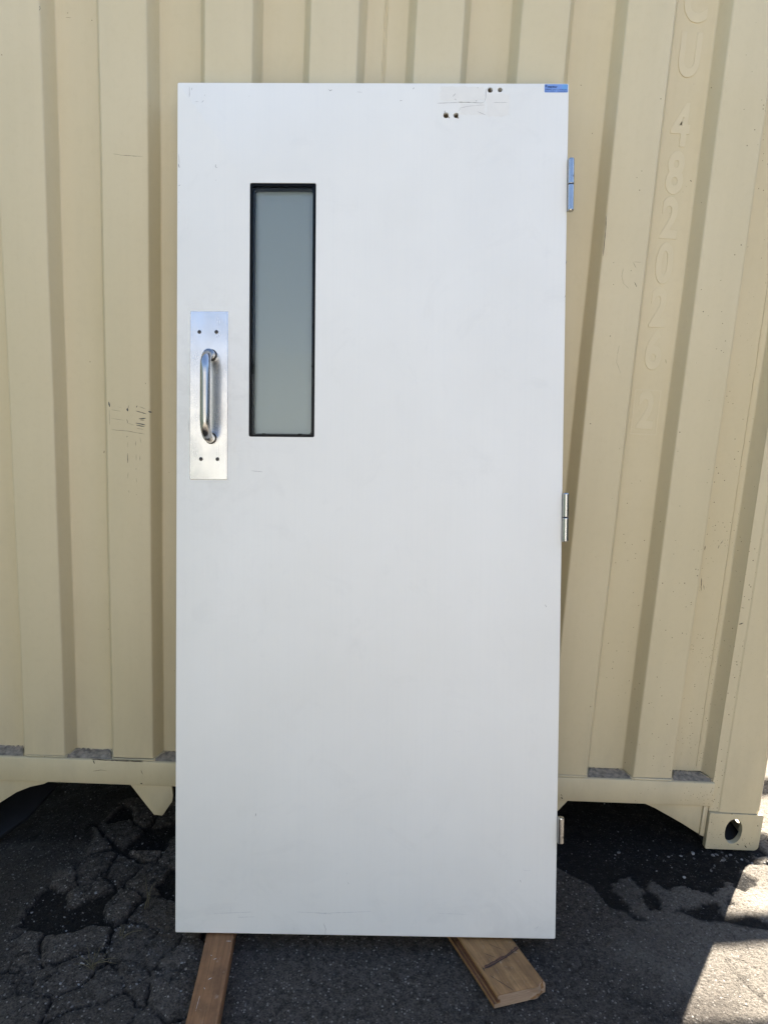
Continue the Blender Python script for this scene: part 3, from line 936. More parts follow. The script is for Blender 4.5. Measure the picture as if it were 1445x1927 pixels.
# corner posts and castings
for s in (-1, 1):
    bm = bmesh.new()
    inn, out = (PR, 1.2165) if s > 0 else (PL, -1.2165)
    d = 1 if s > 0 else -1
    prof = rounded([(inn, 0.001), (inn + d * 0.026, -0.001), (inn + d * 0.029, -0.004), (out - d * 0.014, -0.005), (out, 0.010), (out, 0.15)], 0.006)
    zs = [0.118, 0.25, 0.6, 1.0, 1.5, 2.0, TOPZ - 0.118]
    g = [[bm.verts.new((q[0], q[1], z)) for q in prof + [(inn, 0.15)]] for z in zs]
    for a, b in zip(g, g[1:]):
        for i in range(len(a)):
            j = (i + 1) % len(a)
            bm.faces.new((a[i], a[j], b[j], b[i]))
    bm.faces.new(g[-1])
    bm.faces.new(g[0])
    finish(bm, 'corner_post', 'buff', cont)
    for zc0 in (0.0, TOPZ - 0.118):
        bm = bmesh.new()
        x0, x1 = (1.060, 1.2195) if s > 0 else (-1.2195, -1.060)
        f_out = rrect(x0, x1, zc0 + 0.0, zc0 + 0.1165, 0.004, 2)
        f_out = [(u, v) for u, v in f_out]
        if zc0 == 0.0:   # the outer bottom corner is rounded off
            f_out = [p for p in f_out if not (p[1] < 0.02 and abs(p[0]) > 1.19)]
            cc = [(s * (1.2195 - 0.014 + 0.014 * math.sin(R(t))), 0.014 - 0.014 * math.cos(R(t))) for t in range(0, 91, 15)]
            f_out = sorted(f_out + cc, key=lambda p: math.atan2(p[1] - 0.058, p[0] - s * 1.14))
        cx = s * 1.1375
        hole = [(cx + 0.0255 * math.cos(t) * (1.0 if abs(math.sin(t)) < 0.6 else 0.97), zc0 + 0.060 + 0.0405 * math.copysign(abs(math.sin(t)) ** 0.85, math.sin(t))) for t in [2 * math.pi * i / 28 for i in range(28)]]
        holed(bm, [f_out, hole], lambda u, v, dd: (u, -0.0085 + dd, v), 0.017)
        xs_, hole2 = s * 1.2185, [(0.09 + 0.038 * math.cos(t), zc0 + 0.060 + 0.027 * math.sin(t)) for t in [2 * math.pi * i / 20 for i in range(20)]]
        holed(bm, [rrect(0.0185, 0.168, zc0 + 0.010, zc0 + 0.115, 0.004, 2), hole2], lambda u, v, dd: (xs_ - s * dd, u, v), 0.024)
        box(bm, min(x0, x1) + 0.004, max(x0, x1) - 0.0245, 0.0092, 0.166, zc0 + 0.1145, zc0 + 0.1158)
        cast = finish(bm, 'corner_casting', 'buff', cont, angle=30)
        bm = bmesh.new()
        xa, xb = min(x0, x1) + 0.0255, max(x0, x1) - 0.0255
        box(bm, xa, xb, 0.010, 0.166, zc0 + 0.0995, zc0 + 0.1140)
        box(bm, xa, xb, 0.010, 0.166, zc0 + 0.0030, zc0 + 0.0140)
        ix = s * 1.064
        box(bm, min(ix, ix + s * 0.02), max(ix, ix + s * 0.02), 0.010, 0.168, zc0 + 0.004, zc0 + 0.112)
        box(bm, min(x0, x1) + 0.004, max(x0, x1) - 0.004, 0.1685, 0.178, zc0 + 0.004, zc0 + 0.112)
        finish(bm, 'casting_cavity_shade', 'under', cast, angle=30)  # inner walls blackened to paint the shade inside the hole
# rest of the box
def side_place(s):
    return lambda u, d, z: (s * (1.206 - d), u, z)
for s in (-1, 1):
    pr = [(0.152, 0.0)]
    y = 0.19
    while y < LEN - 0.35:
        pr += [(y, 0.0), (y + 0.068, 0.036), (y + 0.138, 0.036), (y + 0.206, 0.0)]
        y += 0.278
    pr.append((LEN - 0.10, 0.0))
    corr_sheet('side_wall', pr, 0.165, TOPZ - 0.06, cont, side_place(s))
    boxo('bottom_side_rail', 'buff', cont, min(s * 1.150, s * 1.214), max(s * 1.150, s * 1.214), 0.1785, LEN - 0.17, 0.045, 0.1655, 0.003)
    boxo('top_side_rail', 'buff', cont, min(s * 1.150, s * 1.214), max(s * 1.150, s * 1.214), 0.15, LEN - 0.15, TOPZ - 0.0605, TOPZ - 0.01, 0.003)
boxo('roof', 'buff', cont, -1.2, 1.2, 0.03, LEN - 0.03, TOPZ - 0.022, TOPZ - 0.0125)
boxo('rear_wall', 'buff', cont, -1.2, 1.2, LEN - 0.09, LEN, 0.05, TOPZ - 0.02)
boxo('floor', 'under', cont, -1.15, 1.15, 0.076, LEN - 0.1, 0.150, 0.185)
for i in range(10):
    boxo('cross_member', 'under', cont, -1.149, 1.149, 0.28 + i * 0.32, 0.33 + i * 0.32, 0.040, 0.1495)
for s in (-1, 1):
    boxo('tunnel_beam', 'under', cont, s * 0.56 - 0.02, s * 0.56 + 0.02, 0.0765, 0.275, 0.045, 0.1495)

# painted-over identification characters, standing proud under the top coat
for ch, zc in (('C', 2.262), ('U', 2.140), ('4', 1.980), ('8', 1.868), ('2', 1.759), ('0', 1.648), ('2', 1.537), ('6', 1.428), ('2', 1.269)):
    xc = 0.7475
    mt = Matrix.Translation((xc, dent(xc, DEP, zc)[1] - 0.0002, zc)) @ Matrix.Rotation(R(90), 4, 'X')
    text_mesh('identification_character', ch, 0.134, 'ghost', cont, mt, 0.66 if ch != 'U' else 0.60, 0.0003, 0.0007, 0.0, 'CENTER', 0.0040)
bm = bmesh.new()
holed(bm, [rrect(0.7475 - 0.036, 0.7475 + 0.036, 1.269 - 0.061, 1.269 + 0.061, 0.002, 2), rrect(0.7475 - 0.0325, 0.7475 + 0.0325, 1.269 - 0.0575, 1.269 + 0.0575, 0.002, 2)],
      lambda u, v, d: (u, dent(0.7475, DEP, 1.269)[1] - 0.0010 + d, v), 0.003)
finish(bm, 'check_digit_box', 'ghost', cont)

on_wall = lambda u, v, o: (u, dent(u, 0.0, v)[1] - o, v)
on_rec = lambda u, v, o: (u, dent(u, DEP, v)[1] - o, v)
on_rail = lambda u, v, o: (u, -0.0085 - o, v)
scr = [m for m in WALL_MARKS if m[0][0] < -0.5]
oth = [m for m in WALL_MARKS if m[0][0] >= -0.5]
strokes('scratched_scuff', 'ink', cont, [m for m in scr if m[-1] > 1.35], on_wall, 0.0005, 0.6, 2)
strokes('scratched_scuff', 'faint', cont, [m for m in scr if m[-1] <= 1.35], on_wall, 0.0005, 0.6, 3, 1.2)
strokes('paint_chip', 'chip', cont, [m for m in oth if m[-1] > 1.1], on_wall, 0.0005, 0.5, 4)
strokes('hairline_scratch', 'faint', cont, [m for m in oth if m[-1] <= 1.1], on_wall, 0.0005, 0.4, 5)
strokes('paint_chip', 'chip', cont, [m for m in RECESS_MARKS if m[-1] < 2.8], on_rec, 0.0006, 0.5, 6)
strokes('grey_smudge', 'faint', cont, [m for m in RECESS_MARKS if m[-1] >= 2.8], on_rec, 0.0006, 0.7, 7)
strokes('paint_chip', 'chip', cont, RAIL_MARKS, on_rail, 0.0006, 0.6, 8)

# ================================================================== DOOR
door = bpy.data.objects.new('door', None)
COL.objects.link(door)
DR = Matrix(((0.9986, 0.0342, -0.0403), (-0.0271, 0.9860, 0.1648), (0.0453, -0.1634, 0.9855)))
qd = DR.to_quaternion().normalized()
DM = qd.to_matrix().to_4x4()
DM.translation = Vector((0.054099, -0.387080, -0.002205))
door.matrix_world = DM
tag(door, 'white painted door slab with narrow frosted window, leaning against the container', 'door')
DW, DH, DT = 0.9187, 2.0337, 0.040
WX0, WX1, WZ0, WZ1 = -0.2870, -0.1305, 1.2020, 1.8005
HOLES = [(0.2758, 2.0181, 0.0062), (0.2990, 2.0188, 0.0054), (0.1731, 1.9593, 0.0068), (0.1968, 1.9594, 0.0062)]
bm = bmesh.new()
rng = random.Random(12)
outer = rrect(-DW / 2, DW / 2, 0.0, DH, 0.0035, 3)
winl = rrect(WX0, WX1, WZ0, WZ1, 0.004, 3)
hl = [circ(a, b, r, 14, 1.0, 0.07, rng) for a, b, r in HOLES]
front = []
loops = [outer, winl] + hl
rings = holed(bm, loops, lambda u, v, d: (u, d, v), DT)
es = []
for rr in rings:
    vs = rr[0]
    for i in range(len(vs)):
        es.append(bm.edges.get((vs[i], vs[(i + 1) % len(vs)])))
bmesh.ops.recalc_face_normals(bm, faces=bm.faces)
bmesh.ops.bevel(bm, geom=[e for e in es if e], offset=0.0016, segments=3, affect='EDGES', profile=0.5)
slab = finish(bm, 'panel', 'door', door, angle=40)
for a, b, r in HOLES:
    bm = bmesh.new()
    n = 16
    rg = []
    for rad, d in ((r * 1.06, 0.0026), (r * 0.98, 0.010), (r * 0.9, 0.026), (0.0004, 0.028)):
        rg.append([bm.verts.new((a + rad * math.cos(2 * math.pi * i / n) * rng.uniform(0.95, 1.03), d, b + rad * math.sin(2 * math.pi * i / n) * rng.uniform(0.95, 1.03))) for i in range(n)])
    for p, q in zip(rg, rg[1:]):
        for i in range(n):
            bm.faces.new((p[i], p[(i + 1) % n], q[(i + 1) % n], q[i]))
    finish(bm, 'drilled_hole', 'hole', door, angle=80)
# splintered rims
strokes('splintered_rim', 'hole', door, [((0.1731 + 0.0065, 1.9555), (0.1731 + 0.0085, 1.9525), 3.0), ((0.1968 + 0.002, 1.9535), (0.1968 + 0.0065, 1.9530), 3.2), ((0.1705, 1.9655), (0.1702, 1.9705), 1.2)], lambda u, v, o: (u, -o, v), 0.0005, 0.6, 9)

# window: black gasket, clear outer pane, dark reveal, frosted inner pane
win = empty('window')
win.parent = door
bm = bmesh.new()
holed(bm, [rrect(WX0 + 0.0006, WX1 - 0.0006, WZ0 + 0.0006, WZ1 - 0.0006, 0.003, 3), rrect(WX0 + 0.0054, WX1 - 0.0058, WZ0 + 0.0050, WZ1 - 0.0066, 0.007, 5)], lambda u, v, d: (u, 0.0012 + d, v), 0.0045)
finish(bm, 'gasket', 'black', win, angle=40)
boxo('glass_pane', 'glass', win, WX0 + 0.002, WX1 - 0.002, 0.0062, 0.0102, WZ0 + 0.002, WZ1 - 0.002)
bm = bmesh.new()
holed(bm, [rrect(WX0 + 0.0012, WX1 - 0.0012, WZ0 + 0.0012, WZ1 - 0.0012, 0.002, 2), rrect(WX0 + 0.0088, WX1 - 0.0092, WZ0 + 0.0085, WZ1 - 0.0098, 0.007, 4)], lambda u, v, d: (u, 0.0108 + d, v), 0.0155)
finish(bm, 'spacer_frame', 'frame_grey', win, angle=40)
boxo('frosted_pane', 'frost', win, WX0 + 0.0015, WX1 - 0.0015, 0.0268, 0.0312, WZ0 + 0.0015, WZ1 - 0.0015)
bm = bmesh.new()
holed(bm, [rrect(WX0 + 0.0012, WX1 - 0.0012, WZ0 + 0.0012, WZ1 - 0.0012, 0.002, 2), rrect(WX0 + 0.015, WX1 - 0.015, WZ0 + 0.015, WZ1 - 0.015, 0.004, 3)], lambda u, v, d: (u, 0.0318 + d, v), 0.0075)
finish(bm, 'rear_bead', 'frame_grey', win, angle=40)
for bx in (WX0 + 0.030, WX1 - 0.040):
    boxo('setting_block', 'black', win, bx, bx + 0.009, 0.0104, 0.0107, WZ0 + 0.0062, WZ0 + 0.0092)
boxo('setting_block', 'black', win, WX0 + 0.0050, WX0 + 0.0098, 0.0104, 0.0107, 1.352, 1.376)
boxo('setting_block', 'black', win, WX1 - 0.0095, WX1 - 0.0060, 0.0104, 0.0107, 1.370, 1.374)

# pull plate with four screws and the D handle
plate = boxo('pull_plate', 'plate', door, -0.4267, -0.3373, -0.0016, -0.0002, 1.0992, 1.4980, 0.0006, 1)
for sx_, sz_ in ((-0.405, 1.449), (-0.3645, 1.4492), (-0.4002, 1.1477), (-0.3607, 1.1479)):
    bm = bmesh.new()
    n = 14
    rg = [[bm.verts.new((sx_ + r * math.cos(2 * math.pi * i / n), y, sz_ + r * math.sin(2 * math.pi * i / n))) for i in range(n)] for r, y in ((0.0045, -0.0017), (0.0045, -0.0024), (0.0036, -0.0030), (0.0012, -0.0032), (0.0003, -0.0022))]
    for p, q in zip(rg, rg[1:]):
        for i in range(n):
            bm.faces.new((p[i], p[(i + 1) % n], q[(i + 1) % n], q[i]))
    finish(bm, 'screw', 'screw', plate)
bm = bmesh.new()
HX, HZ0, HZ1, PROJ, RB, RT = -0.3765, 1.1975, 1.3945, 0.056, 0.040, 0.0117
path = [(HX, -0.0017, HZ1), (HX, -(PROJ - RB), HZ1)]
for i in range(1, 13):
    a = R(90.0 * i / 12)
    path.append((HX, -(PROJ - RB) - RB * math.sin(a), HZ1 - RB + RB * math.cos(a)))
for i in range(1, 8):
    path.append((HX, -PROJ, HZ1 - RB - (HZ1 - HZ0 - 2 * RB) * i / 8))
for i in range(0, 13):
    a = R(90.0 * i / 12)
    path.append((HX, -(PROJ - RB) - RB * math.cos(a), HZ0 + RB - RB * math.sin(a)))
path.append((HX, -0.0017, HZ0))
tube(bm, path, RT, 28)
hd = finish(bm, 'pull_handle', 'tube', door, angle=60)
for hz in (HZ0, HZ1):
    bm = bmesh.new()
    tube(bm, [(HX, -0.0017, hz), (HX, -0.0034, hz)], 0.0140, 24)
    finish(bm, 'handle_collar', 'screw', hd, 0.0004, 1)

# hinges on the right edge
def hinge(z0, z1, split, notch, half=False):
    h = empty('hinge')
    h.parent = door
    hx, hy, hr = 0.4668, -0.0035, 0.0078
    L = z1 - z0
    def knuckle(a, b, dome_top=False, dome_bot=False):
        bm = bmesh.new()
        p, r = [], []
        if dome_bot:
            p += [(hx, hy, a)]; r += [hr * 0.80]
            p += [(hx, hy, a + 0.0022), (hx, hy, a + 0.0030)]; r += [hr, hr]
        else:
            p += [(hx, hy, a), (hx, hy, a + 0.0006), (hx, hy, a + 0.0014)]; r += [hr * 0.94, hr, hr]
        if dome_top:
            p += [(hx, hy, b - 0.0042), (hx, hy, b - 0.0030), (hx, hy, b - 0.0008), (hx, hy, b)]; r += [hr, hr, hr * 0.90, hr * 0.72]
        else:
            p += [(hx, hy, b - 0.0014), (hx, hy, b - 0.0006), (hx, hy, b)]; r += [hr, hr, hr * 0.94]
        tube(bm, p, r, 24)
        box(bm, 0.4597, 0.4612, hy + 0.0015, 0.034, a + 0.001, b - 0.001)
        finish(bm, 'knuckle', 'hinge', h, angle=40)
    if half:
        knuckle(z0, z1, True, False)
    else:
        zm = z0 + L * split
        knuckle(zm + 0.0011, z1, True, False)
        knuckle(z0, zm - 0.0011, False, True)
        bm = bmesh.new()
        tube(bm, [(hx, hy, zm - 0.0016), (hx, hy, zm + 0.0016)], hr * 0.93, 20)
        finish(bm, 'bearing_ring', 'black', h)
    zn = z0 + L * notch
    bm = bmesh.new()
    tube(bm, [(hx + 0.0042, hy - hr * 0.78, zn), (hx + 0.0052, hy - hr * 0.84, zn)], 0.0016, 10)
    finish(bm, 'set_screw', 'black', h)
    boxo('backing_leaf', 'black', h, 0.4594, 0.4597, -0.0004, 0.034, z0 + 0.002, z1 - 0.002)
hinge(1.7360, 1.8585, 0.505, 0.65)
hinge(0.9590, 1.0755, 0.50, 0.64)
hinge(0.2365, 0.2995, 0.5, 0.26, True)

# small blue printed label in the corner
lab = empty('printed_label')
lab.parent = door
def flat_plate(name, mat, x0, x1, z0, z1, y, r=0.0015, th=0.0002):
    bm = bmesh.new()
    prism(bm, rrect(x0, x1, z0, z1, r, 3), y, y + th)
    return finish(bm, name, mat, lab, smooth=False)
flat_plate('label_face', 'bluelabel', 0.4026, 0.4572, 2.0128, 2.0318, -0.00040, 0.0020)
flat_plate('label_tint', 'bluelight', 0.4440, 0.4565, 2.0200, 2.0312, -0.00048, 0.0015, 0.0001)
def lm(x, z): return Matrix.Translation((x, -0.00058, z)) @ Matrix.Rotation(R(90), 4, 'X')
text_mesh('label_print', 'interdoor', 0.0056, 'labelink', lab, lm(0.4098, 2.0256), 1.0, 0.00005, 0.00022, 0.25, 'LEFT')
for ux, uz, w_, h_ in ((0.4042, 2.0282, 0.0020, 0.0024), (0.4066, 2.0284, 0.0022, 0.0020), (0.4044, 2.0250, 0.0016, 0.0026), (0.4064, 2.0252, 0.0026, 0.0014), (0.4066, 2.0272, 0.0012, 0.0008)):
    flat_plate('label_print', 'labelink', ux, ux + w_, uz, uz + h_, -0.00054, 0.0002, 0.0001)
for row, z0_, h_, x0_, x1_ in ((0, 2.0190, 0.0024, 0.4040, 0.4200), (1, 2.0190, 0.0013, 0.4215, 0.4560), (2, 2.0152, 0.0016, 0.4036, 0.4280), (3, 2.0152, 0.0016, 0.4330, 0.4562)):
    rr2 = random.Random(60 + row)
    x = x0_
    bm = bmesh.new()
    while x < x1_ - 0.0006:
        w_ = rr2.uniform(0.0004, 0.0010)
        hh = h_ * rr2.choice((0.7, 0.7, 1.0, 1.0, 0.75))
        prism(bm, [(x, z0_), (x + w_, z0_), (x + w_, z0_ + hh), (x, z0_ + hh)], -0.00054, -0.00046)
        x += w_ + rr2.uniform(0.00022, 0.00040) + (0.0007 if rr2.random() < 0.12 else 0)
    finish(bm, 'label_print', 'labelink', lab, smooth=False)

on_door = lambda u, v, o: (u, -o, v)
for (x0, x1, z0, z1, sd) in ((0.160, 0.262, 1.994, 2.026, 1), (0.268, 0.322, 1.958, 2.008, 2), (0.205, 0.262, 1.962, 1.986, 3)):
    rg2 = random.Random(sd)
    bm = bmesh.new()
    pts = []
    for (ax, az), (bx, bz) in (((x0, z0), (x1, z0)), ((x1, z0), (x1, z1)), ((x1, z1), (x0, z1)), ((x0, z1), (x0, z0))):
        for i in range(8):
            t = i / 8
            pts.append((ax + (bx - ax) * t + rg2.uniform(-0.003, 0.003), az + (bz - az) * t + rg2.uniform(-0.003, 0.003)))
    prism(bm, pts, -0.0003, -0.0001)
    finish(bm, 'filler_patch', 'patchfill', door, smooth=False)
strokes('scuff_marks', 'mark', door, [m for m in DOOR_MARKS if m[0][1] > 1.0], on_door, 0.0005, 0.6, 21, 0.85)
M['softmark'] = mat_plain('soft_grey_rub', (0.56, 0.55, 0.52), 0.7, 0, 0.2, 150, 0.1)
strokes('rub_marks', 'softmark', door, [m for m in DOOR_MARKS if m[0][1] <= 1.0 and m[-1] not in (1.0, 2.5)], on_door, 0.0004, 0.6, 22, 0.6)
strokes('scuff_marks', 'mark', door, [m for m in DOOR_MARKS if m[0][1] <= 1.0 and m[-1] == 1.0], on_door, 0.0004, 0.6, 23)

# ================================================================== BOARDS UNDER THE DOOR
def board_frame(x, y, dx, dy, h=0.0):
    """frame: local x along the board, y across (to its right), z up, tilted with the yard"""
    ax = Vector((dx, dy, 0.046 * dx)).normalized()
    nz = Vector((-0.046, 0, 1)).normalized()
    ay = nz.cross(ax).normalized()
    m = Matrix((ax, ay, ax.cross(ay))).transposed().to_4x4()
    m.translation = Vector((x, y, gz(x) + h))
    return m

def board(name, frame, L0, L1, prof, mat, end_shift=None, bevel=0.0015, label=None):
    """profile (across, up) swept from L0 to L1; end_shift(across, up) moves the near end"""
    root = empty(name)
    root.matrix_world = frame
    tag(root, label, 'board')
    n = 12
    bm = bmesh.new()
    rgs = []
    for i in range(n + 1):
        t = i / n
        ring = []
        for q in prof:
            e = (end_shift(*q) if end_shift else 0.0)
            ring.append(bm.verts.new((L0 + (L1 + e - L0) * t, q[0] + 0.0006 * math.sin(9 * t + q[1] * 90), q[1])))
        rgs.append(ring)
    for a, b in zip(rgs, rgs[1:]):
        for i in range(len(prof)):
            j = (i + 1) % len(prof)
            bm.faces.new((a[i], a[j], b[j], b[i]))
    bm.faces.new(rgs[0])
    bm.faces.new(rgs[-1])
    finish(bm, 'timber', mat, root, bevel)
    return root

# left: narrow reddish batten running toward the viewer
fa = board_frame(-0.2945, -0.376, 0.052, -1.0)
pa = [(-0.0335, 0.0), (0.0335, 0.0), (0.0335, 0.0365), (0.031, 0.038), (-0.031, 0.038), (-0.0335, 0.0365)]
ba = board('wooden_batten', fa, -0.30, 0.42, pa, 'wood_a', None, 0.001, 'narrow reddish brown batten under the left end of the door')
strokes('scrape_marks', 'softmark', ba, [((0.07, 0.004), (0.074, -0.003), 1.5), ((0.06, -0.012), (0.062, -0.008), 1.2), ((0.125, 0.002), (0.13, -0.006), 1.6), ((0.15, -0.011), (0.155, -0.008), 1.2), ((0.02, 0.018), (0.021, 0.030), 1.4), ((0.17, -0.016), (0.21, -0.018), 0.5)], lambda u, v, o: (u, v, 0.038 + o), 0.0004, 0.6, 31)
# right: wide tongue-and-groove plank with a sawn, chipped end
fb = board_frame(0.302, -0.482, 0.374, -0.927, 0.0055)
# in this frame +y across points to the viewer's right
pb = [(0.011, 0.0), (0.1385, 0.0), (0.1405, 0.003), (0.1405, 0.025), (0.135, 0.0318), (0.023, 0.0325), (0.019, 0.030), (0.019, 0.0225), (0.025, 0.021), (0.025, 0.0115), (0.011, 0.0095)]
def _s(a, b, x):
    t = max(0.0, min(1.0, (x - a) / (b - a)))
    return t * t * (3 - 2 * t)
def shift(a, u):
    k = _s(0.112, 0.140, a)
    return 0.019 * (a / 0.14) - 0.010 * k - 0.30 * max(0.0, u - 0.022) * k - 0.0015 * math.sin(a * 160) * _s(0.09, 0.12, a)
dens = []
for i in range(len(pb)):
    a, b = pb[i], pb[(i + 1) % len(pb)]
    m = max(1, int(math.hypot(b[0] - a[0], b[1] - a[1]) / 0.006))
    for t in range(m):
        dens.append((a[0] + (b[0] - a[0]) * t / m, a[1] + (b[1] - a[1]) * t / m))
bb = board('wooden_plank', fb, -0.42, 0.079, dens, 'wood_b', shift, 0.0012, 'wide brown tongue and groove plank under the right end of the door')
# sawn end face
bm = bmesh.new()
vv = []
for q in dens:
    a, u = 0.076 + (q[0] - 0.076) * 0.988, 0.016 + (q[1] - 0.016) * 0.955
    vv.append(bm.verts.new((0.079 + shift(*q) + 0.0007, a + 0.0006 * math.sin(9 + q[1] * 90), u)))
bm.faces.new(vv)
end = finish(bm, 'sawn_end', 'wood_end', bb, smooth=False)
# dark groove side and marks
boxo('groove', 'wood_red', bb, -0.41, 0.0805, 0.0185, 0.0246, 0.0117, 0.0208)
boxo('tongue', 'wood_red', bb, -0.41, 0.0795, 0.0115, 0.0182, 0.0096, 0.0103)
on_top = lambda u, v, o: (u, v, 0.0327 + o)
M['pencil'] = mat_plain('charcoal_line', (0.030, 0.022, 0.018), 0.9, 0, 0.4, 200, 0.2)
strokes('charcoal_band', 'pencil', bb, [((0.009, 0.027), (0.007, 0.050), (0.001, 0.085), (-0.012, 0.136), 2.2), ((0.003, 0.030), (0.000, 0.06), (-0.006, 0.10), (-0.018, 0.134), 1.7), ((0.015, 0.025), (0.002, 0.026), 2.2)], on_top, 0.0004, 0.55, 33)
strokes('stain_band', M['wood_red'], bb, [((0.006, 0.030), (0.0035, 0.05), (-0.003, 0.092), (-0.015, 0.134), 8.0)], on_top, 0.0002, 0.7, 35)
strokes('split', 'pencil', bb, [((-0.03, 0.050), (-0.005, 0.072), 0.9), ((0.030, 0.030), (0.085, 0.058), 1.2), ((-0.05, 0.075), (-0.02, 0.098), 0.8)], on_top, 0.0004, 0.5, 34)

# ================================================================== SMALL THINGS ON THE GROUND
def gravel():
    rg = random.Random(77)
    base = bmesh.new()
    bmesh.ops.create_icosphere(base, subdivisions=1, radius=1.0)
    bv = [v.co.copy() for v in base.verts]
    bf = [[v.index for v in f.verts] for f in base.faces]
    base.free()
    V, F = [], []
    def put(x, y, s):
        r = Matrix.Rotation(rg.uniform(0, 6.3), 3, 'Z') @ Matrix.Rotation(rg.uniform(-0.5, 0.5), 3, 'X')
        sc = Vector((s * rg.uniform(0.8, 1.5), s * rg.uniform(0.7, 1.1), s * rg.uniform(0.45, 0.75)))
        z = gh(x, y) + sc.z * 0.55
        o = len(V)
        for c in bv:
            q = Vector((c.x * sc.x, c.y * sc.y, c.z * sc.z)) * rg.uniform(0.78, 1.15)
            V.append(tuple(r @ q + Vector((x, y, z))))
        F.extend([[i + o for i in f] for f in bf])
    for _ in range(800):
        put(rg.uniform(-1.05, 1.25), rg.uniform(-0.70, 0.10), rg.choice((0.0007, 0.0008, 0.0009, 0.0011, 0.0014, 0.0020)))
    for _ in range(260):
        put(rg.gauss(-0.62, 0.16), rg.gauss(-0.32, 0.16), rg.choice((0.0012, 0.0018, 0.0024, 0.0032)))
    for _ in range(50):
        put(rg.gauss(1.06, 0.12), rg.gauss(-0.055, 0.035), rg.choice((0.0014, 0.002, 0.0026, 0.004)))
    for _ in range(25):
        put(rg.uniform(0.55, 1.05), rg.uniform(-0.12, 0.28), rg.choice((0.0014, 0.002, 0.003)))
    for _ in range(40):
        put(rg.uniform(-1.1, -0.55), rg.uniform(-0.14, 0.3), rg.choice((0.0014, 0.002, 0.003)))
    for x, y, s in ((1.075, -0.03, 0.0065), (1.09, -0.022, 0.0055), (1.115, -0.030, 0.0050), (1.095, -0.055, 0.0070), (1.13, -0.024, 0.0060), (0.80, -0.02, 0.0065), (1.02, -0.02, 0.0055), (1.10, -0.043, 0.0045)):
        put(x, y, s)
    me = bpy.data.meshes.new('gravel')
    me.from_pydata(V, [], F)
    o = link('gravel', me, 'stone')
    tag(o, 'scattered pale gravel grains on the dark asphalt', 'gravel', kind='stuff')
gravel()

def weed(x, y, blades, label, seed):
    rg = random.Random(seed)
    bm = bmesh.new()
    for ang, ln, lean in blades:
        p = Vector((x + rg.uniform(-0.006, 0.006), y + rg.uniform(-0.006, 0.006), gh(x, y) - 0.003))
        pts, rad = [], []
        n = 7
        for i in range(n + 1):
            t = i / n
            pts.append(p + Vector((math.cos(ang) * lean * t ** 1.5 * ln, math.sin(ang) * lean * t ** 1.5 * ln, ln * t * (1 - 0.45 * lean * t))) + Vector((rg.uniform(-1, 1), rg.uniform(-1, 1), 0)) * 0.0015)
            rad.append(0.0013 * (1 - 0.75 * t) + 0.0002)
        tube(bm, pts, rad, 5)
    o = finish(bm, 'dry_weed', 'straw', None, angle=80)
    tag(o, label, 'weed', 'dry weeds in the broken asphalt')
weed(-0.585, -0.430, [(2.2, 0.060, 0.5), (1.5, 0.050, 0.35), (0.6, 0.045, 0.8), (0.1, 0.055, 1.1), (-0.2, 0.06, 1.15), (2.8, 0.05, 0.9), (1.0, 0.065, 0.55), (3.3, 0.04, 1.0)], 'biggest dry weed tuft, in the hole between broken asphalt chunks left of the batten', 1)
weed(-0.520, -0.235, [(2.1, 0.085, 0.45), (0.9, 0.075, 0.4), (1.2, 0.06, 0.3)], 'thin dry weed sprig near the left edge of the white door', 2)
weed(-0.548, -0.335, [(1.7, 0.035, 0.3), (1.1, 0.030, 0.35), (0.1, 0.04, 1.1)], 'tiny dry weed sprout in a crack between two asphalt chunks', 3)

# dark ribbed rubber strip poking out from under the left corner
bm = bmesh.new()
cl = [Vector((-1.16, -0.02, -0.086)), Vector((-1.09, 0.04, -0.070)), Vector((-1.035, 0.11, -0.040)), Vector((-1.00, 0.19, 0.0)), Vector((-0.985, 0.27, 0.03))]
rows = []
for i, c in enumerate(cl):
    t = (cl[min(i + 1, len(cl) - 1)] - cl[max(i - 1, 0)]).normalized()
    side = t.cross(Vector((0.25, 0.1, 1))).normalized()
    nrm = side.cross(t).normalized()
    ring = []
    m = 24
    for k in range(m + 1):
        s = (k / m - 0.5) * 0.125
        ring.append(bm.verts.new(c + side * s + nrm * (0.006 + 0.0016 * (k % 2) - 0.8 * s * s)))
    for k in range(m, -1, -1):
        s = (k / m - 0.5) * 0.125
        ring.append(bm.verts.new(c + side * s + nrm * (-0.006 - 0.8 * s * s)))
    rows.append(ring)
for a, b in zip(rows, rows[1:]):
    for k in range(len(a)):
        j = (k + 1) % len(a)
        bm.faces.new((a[k], a[j], b[j], b[k]))
bm.faces.new(rows[0])
bm.faces.new(rows[-1])
rs_ = finish(bm, 'rubber_strip', 'rubber')
tag(rs_, 'dark navy black ribbed rubber strip curling out from under the container', 'rubber strip')

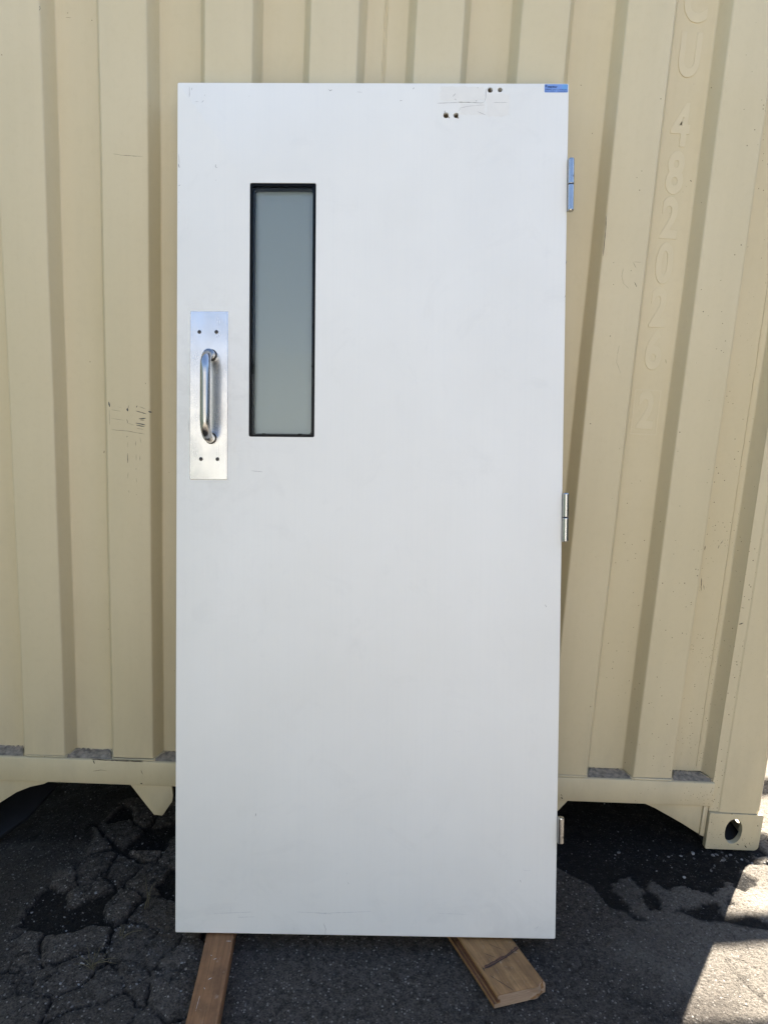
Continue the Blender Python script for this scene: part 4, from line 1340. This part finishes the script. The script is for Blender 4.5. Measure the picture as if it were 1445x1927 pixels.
# ================================================================== WHAT STANDS OUTSIDE THE FRAME
# slatted timber shade beside the container: its slats stripe the sunlit ground at the right corner
can = empty('slatted_shade', (0, 0, 0))
tag(can, 'slatted timber shade beside the container casting stripes on the sunlit asphalt', 'shade')
CH = 3.0
off = Vector((SUN_DIR.x, SUN_DIR.y)) * (CH / SUN_DIR.z)
for i in range(-4, 16):
    yc = off.y - 0.312 + 0.310 * i
    boxo('slat', 'canopywood', can, 1.60, 3.6, yc - 0.048, yc + 0.048, CH, CH + 0.022)
for xb in (3.15, 3.5):
    boxo('beam', 'canopywood', can, xb - 0.04, xb + 0.04, off.y - 1.7, off.y + 4.7, CH - 0.141, CH - 0.001)
for xb, yb in ((3.5, off.y - 1.5), (3.5, off.y + 4.5), (3.15, off.y + 4.5)):
    boxo('post', 'canopywood', can, xb - 0.045, xb + 0.045, yb - 0.045, yb + 0.045, 0.0, CH - 0.142)

# sunlit warehouse across the yard, mirrored in the pull plate and the window
wh = empty('warehouse', (0, -14, 0))
tag(wh, 'low cream warehouse across the yard, behind the viewer', 'building')
boxo('wall', 'warehouse', wh, -22, 20, -8, 0, -0.3, 6.3)
boxo('parapet', 'trim', wh, -22.1, 20.1, -8.1, 0.1, 6.3, 6.5, 0.02)
for xc in (-14, -8, -2, 4, 10, 16):
    sh = boxo('roller_door', 'shutter', wh, xc - 1.7, xc + 1.7, 0.001, 0.05, -0.1, 3.3)
    boxo('lintel', 'trim', sh, xc - 1.85, xc + 1.85, 0.001, 0.12, 3.301, 3.5, 0.01)
    for i in range(14):
        boxo('shutter_slat', 'shutter', sh, xc - 1.68, xc + 1.68, 0.0505, 0.065, 0.0 + i * 0.235, 0.2 + i * 0.235, 0.006, 1)

# dark green containers added out of frame to block light from both sides
def copy_tree(o, parent=None):
    c = o.copy()
    COL.objects.link(c)
    c.parent = parent
    for ch in o.children:
        if ch.get('kind') == 'stuff' or ch.name.split('.')[0] in ('ledge_grit', 'identification_character', 'check_digit_box', 'cross_member', 'tunnel_beam'):
            continue
        copy_tree(ch, c)
    if c.type == 'MESH':
        c.material_slots[0].link = 'OBJECT'
        c.material_slots[0].material = M['blocker']
    return c
for x, y, lb in ((-4.1, -9.5, 'added unseen dark green container blocking light from the left'), (5.5, -9.5, 'added unseen dark green container blocking light from the right')):
    c = copy_tree(cont)
    c.location = (x, y, -0.17 if x < 0 else 0.07)
    tag(c, lb, 'container', 'added containers blocking side light')
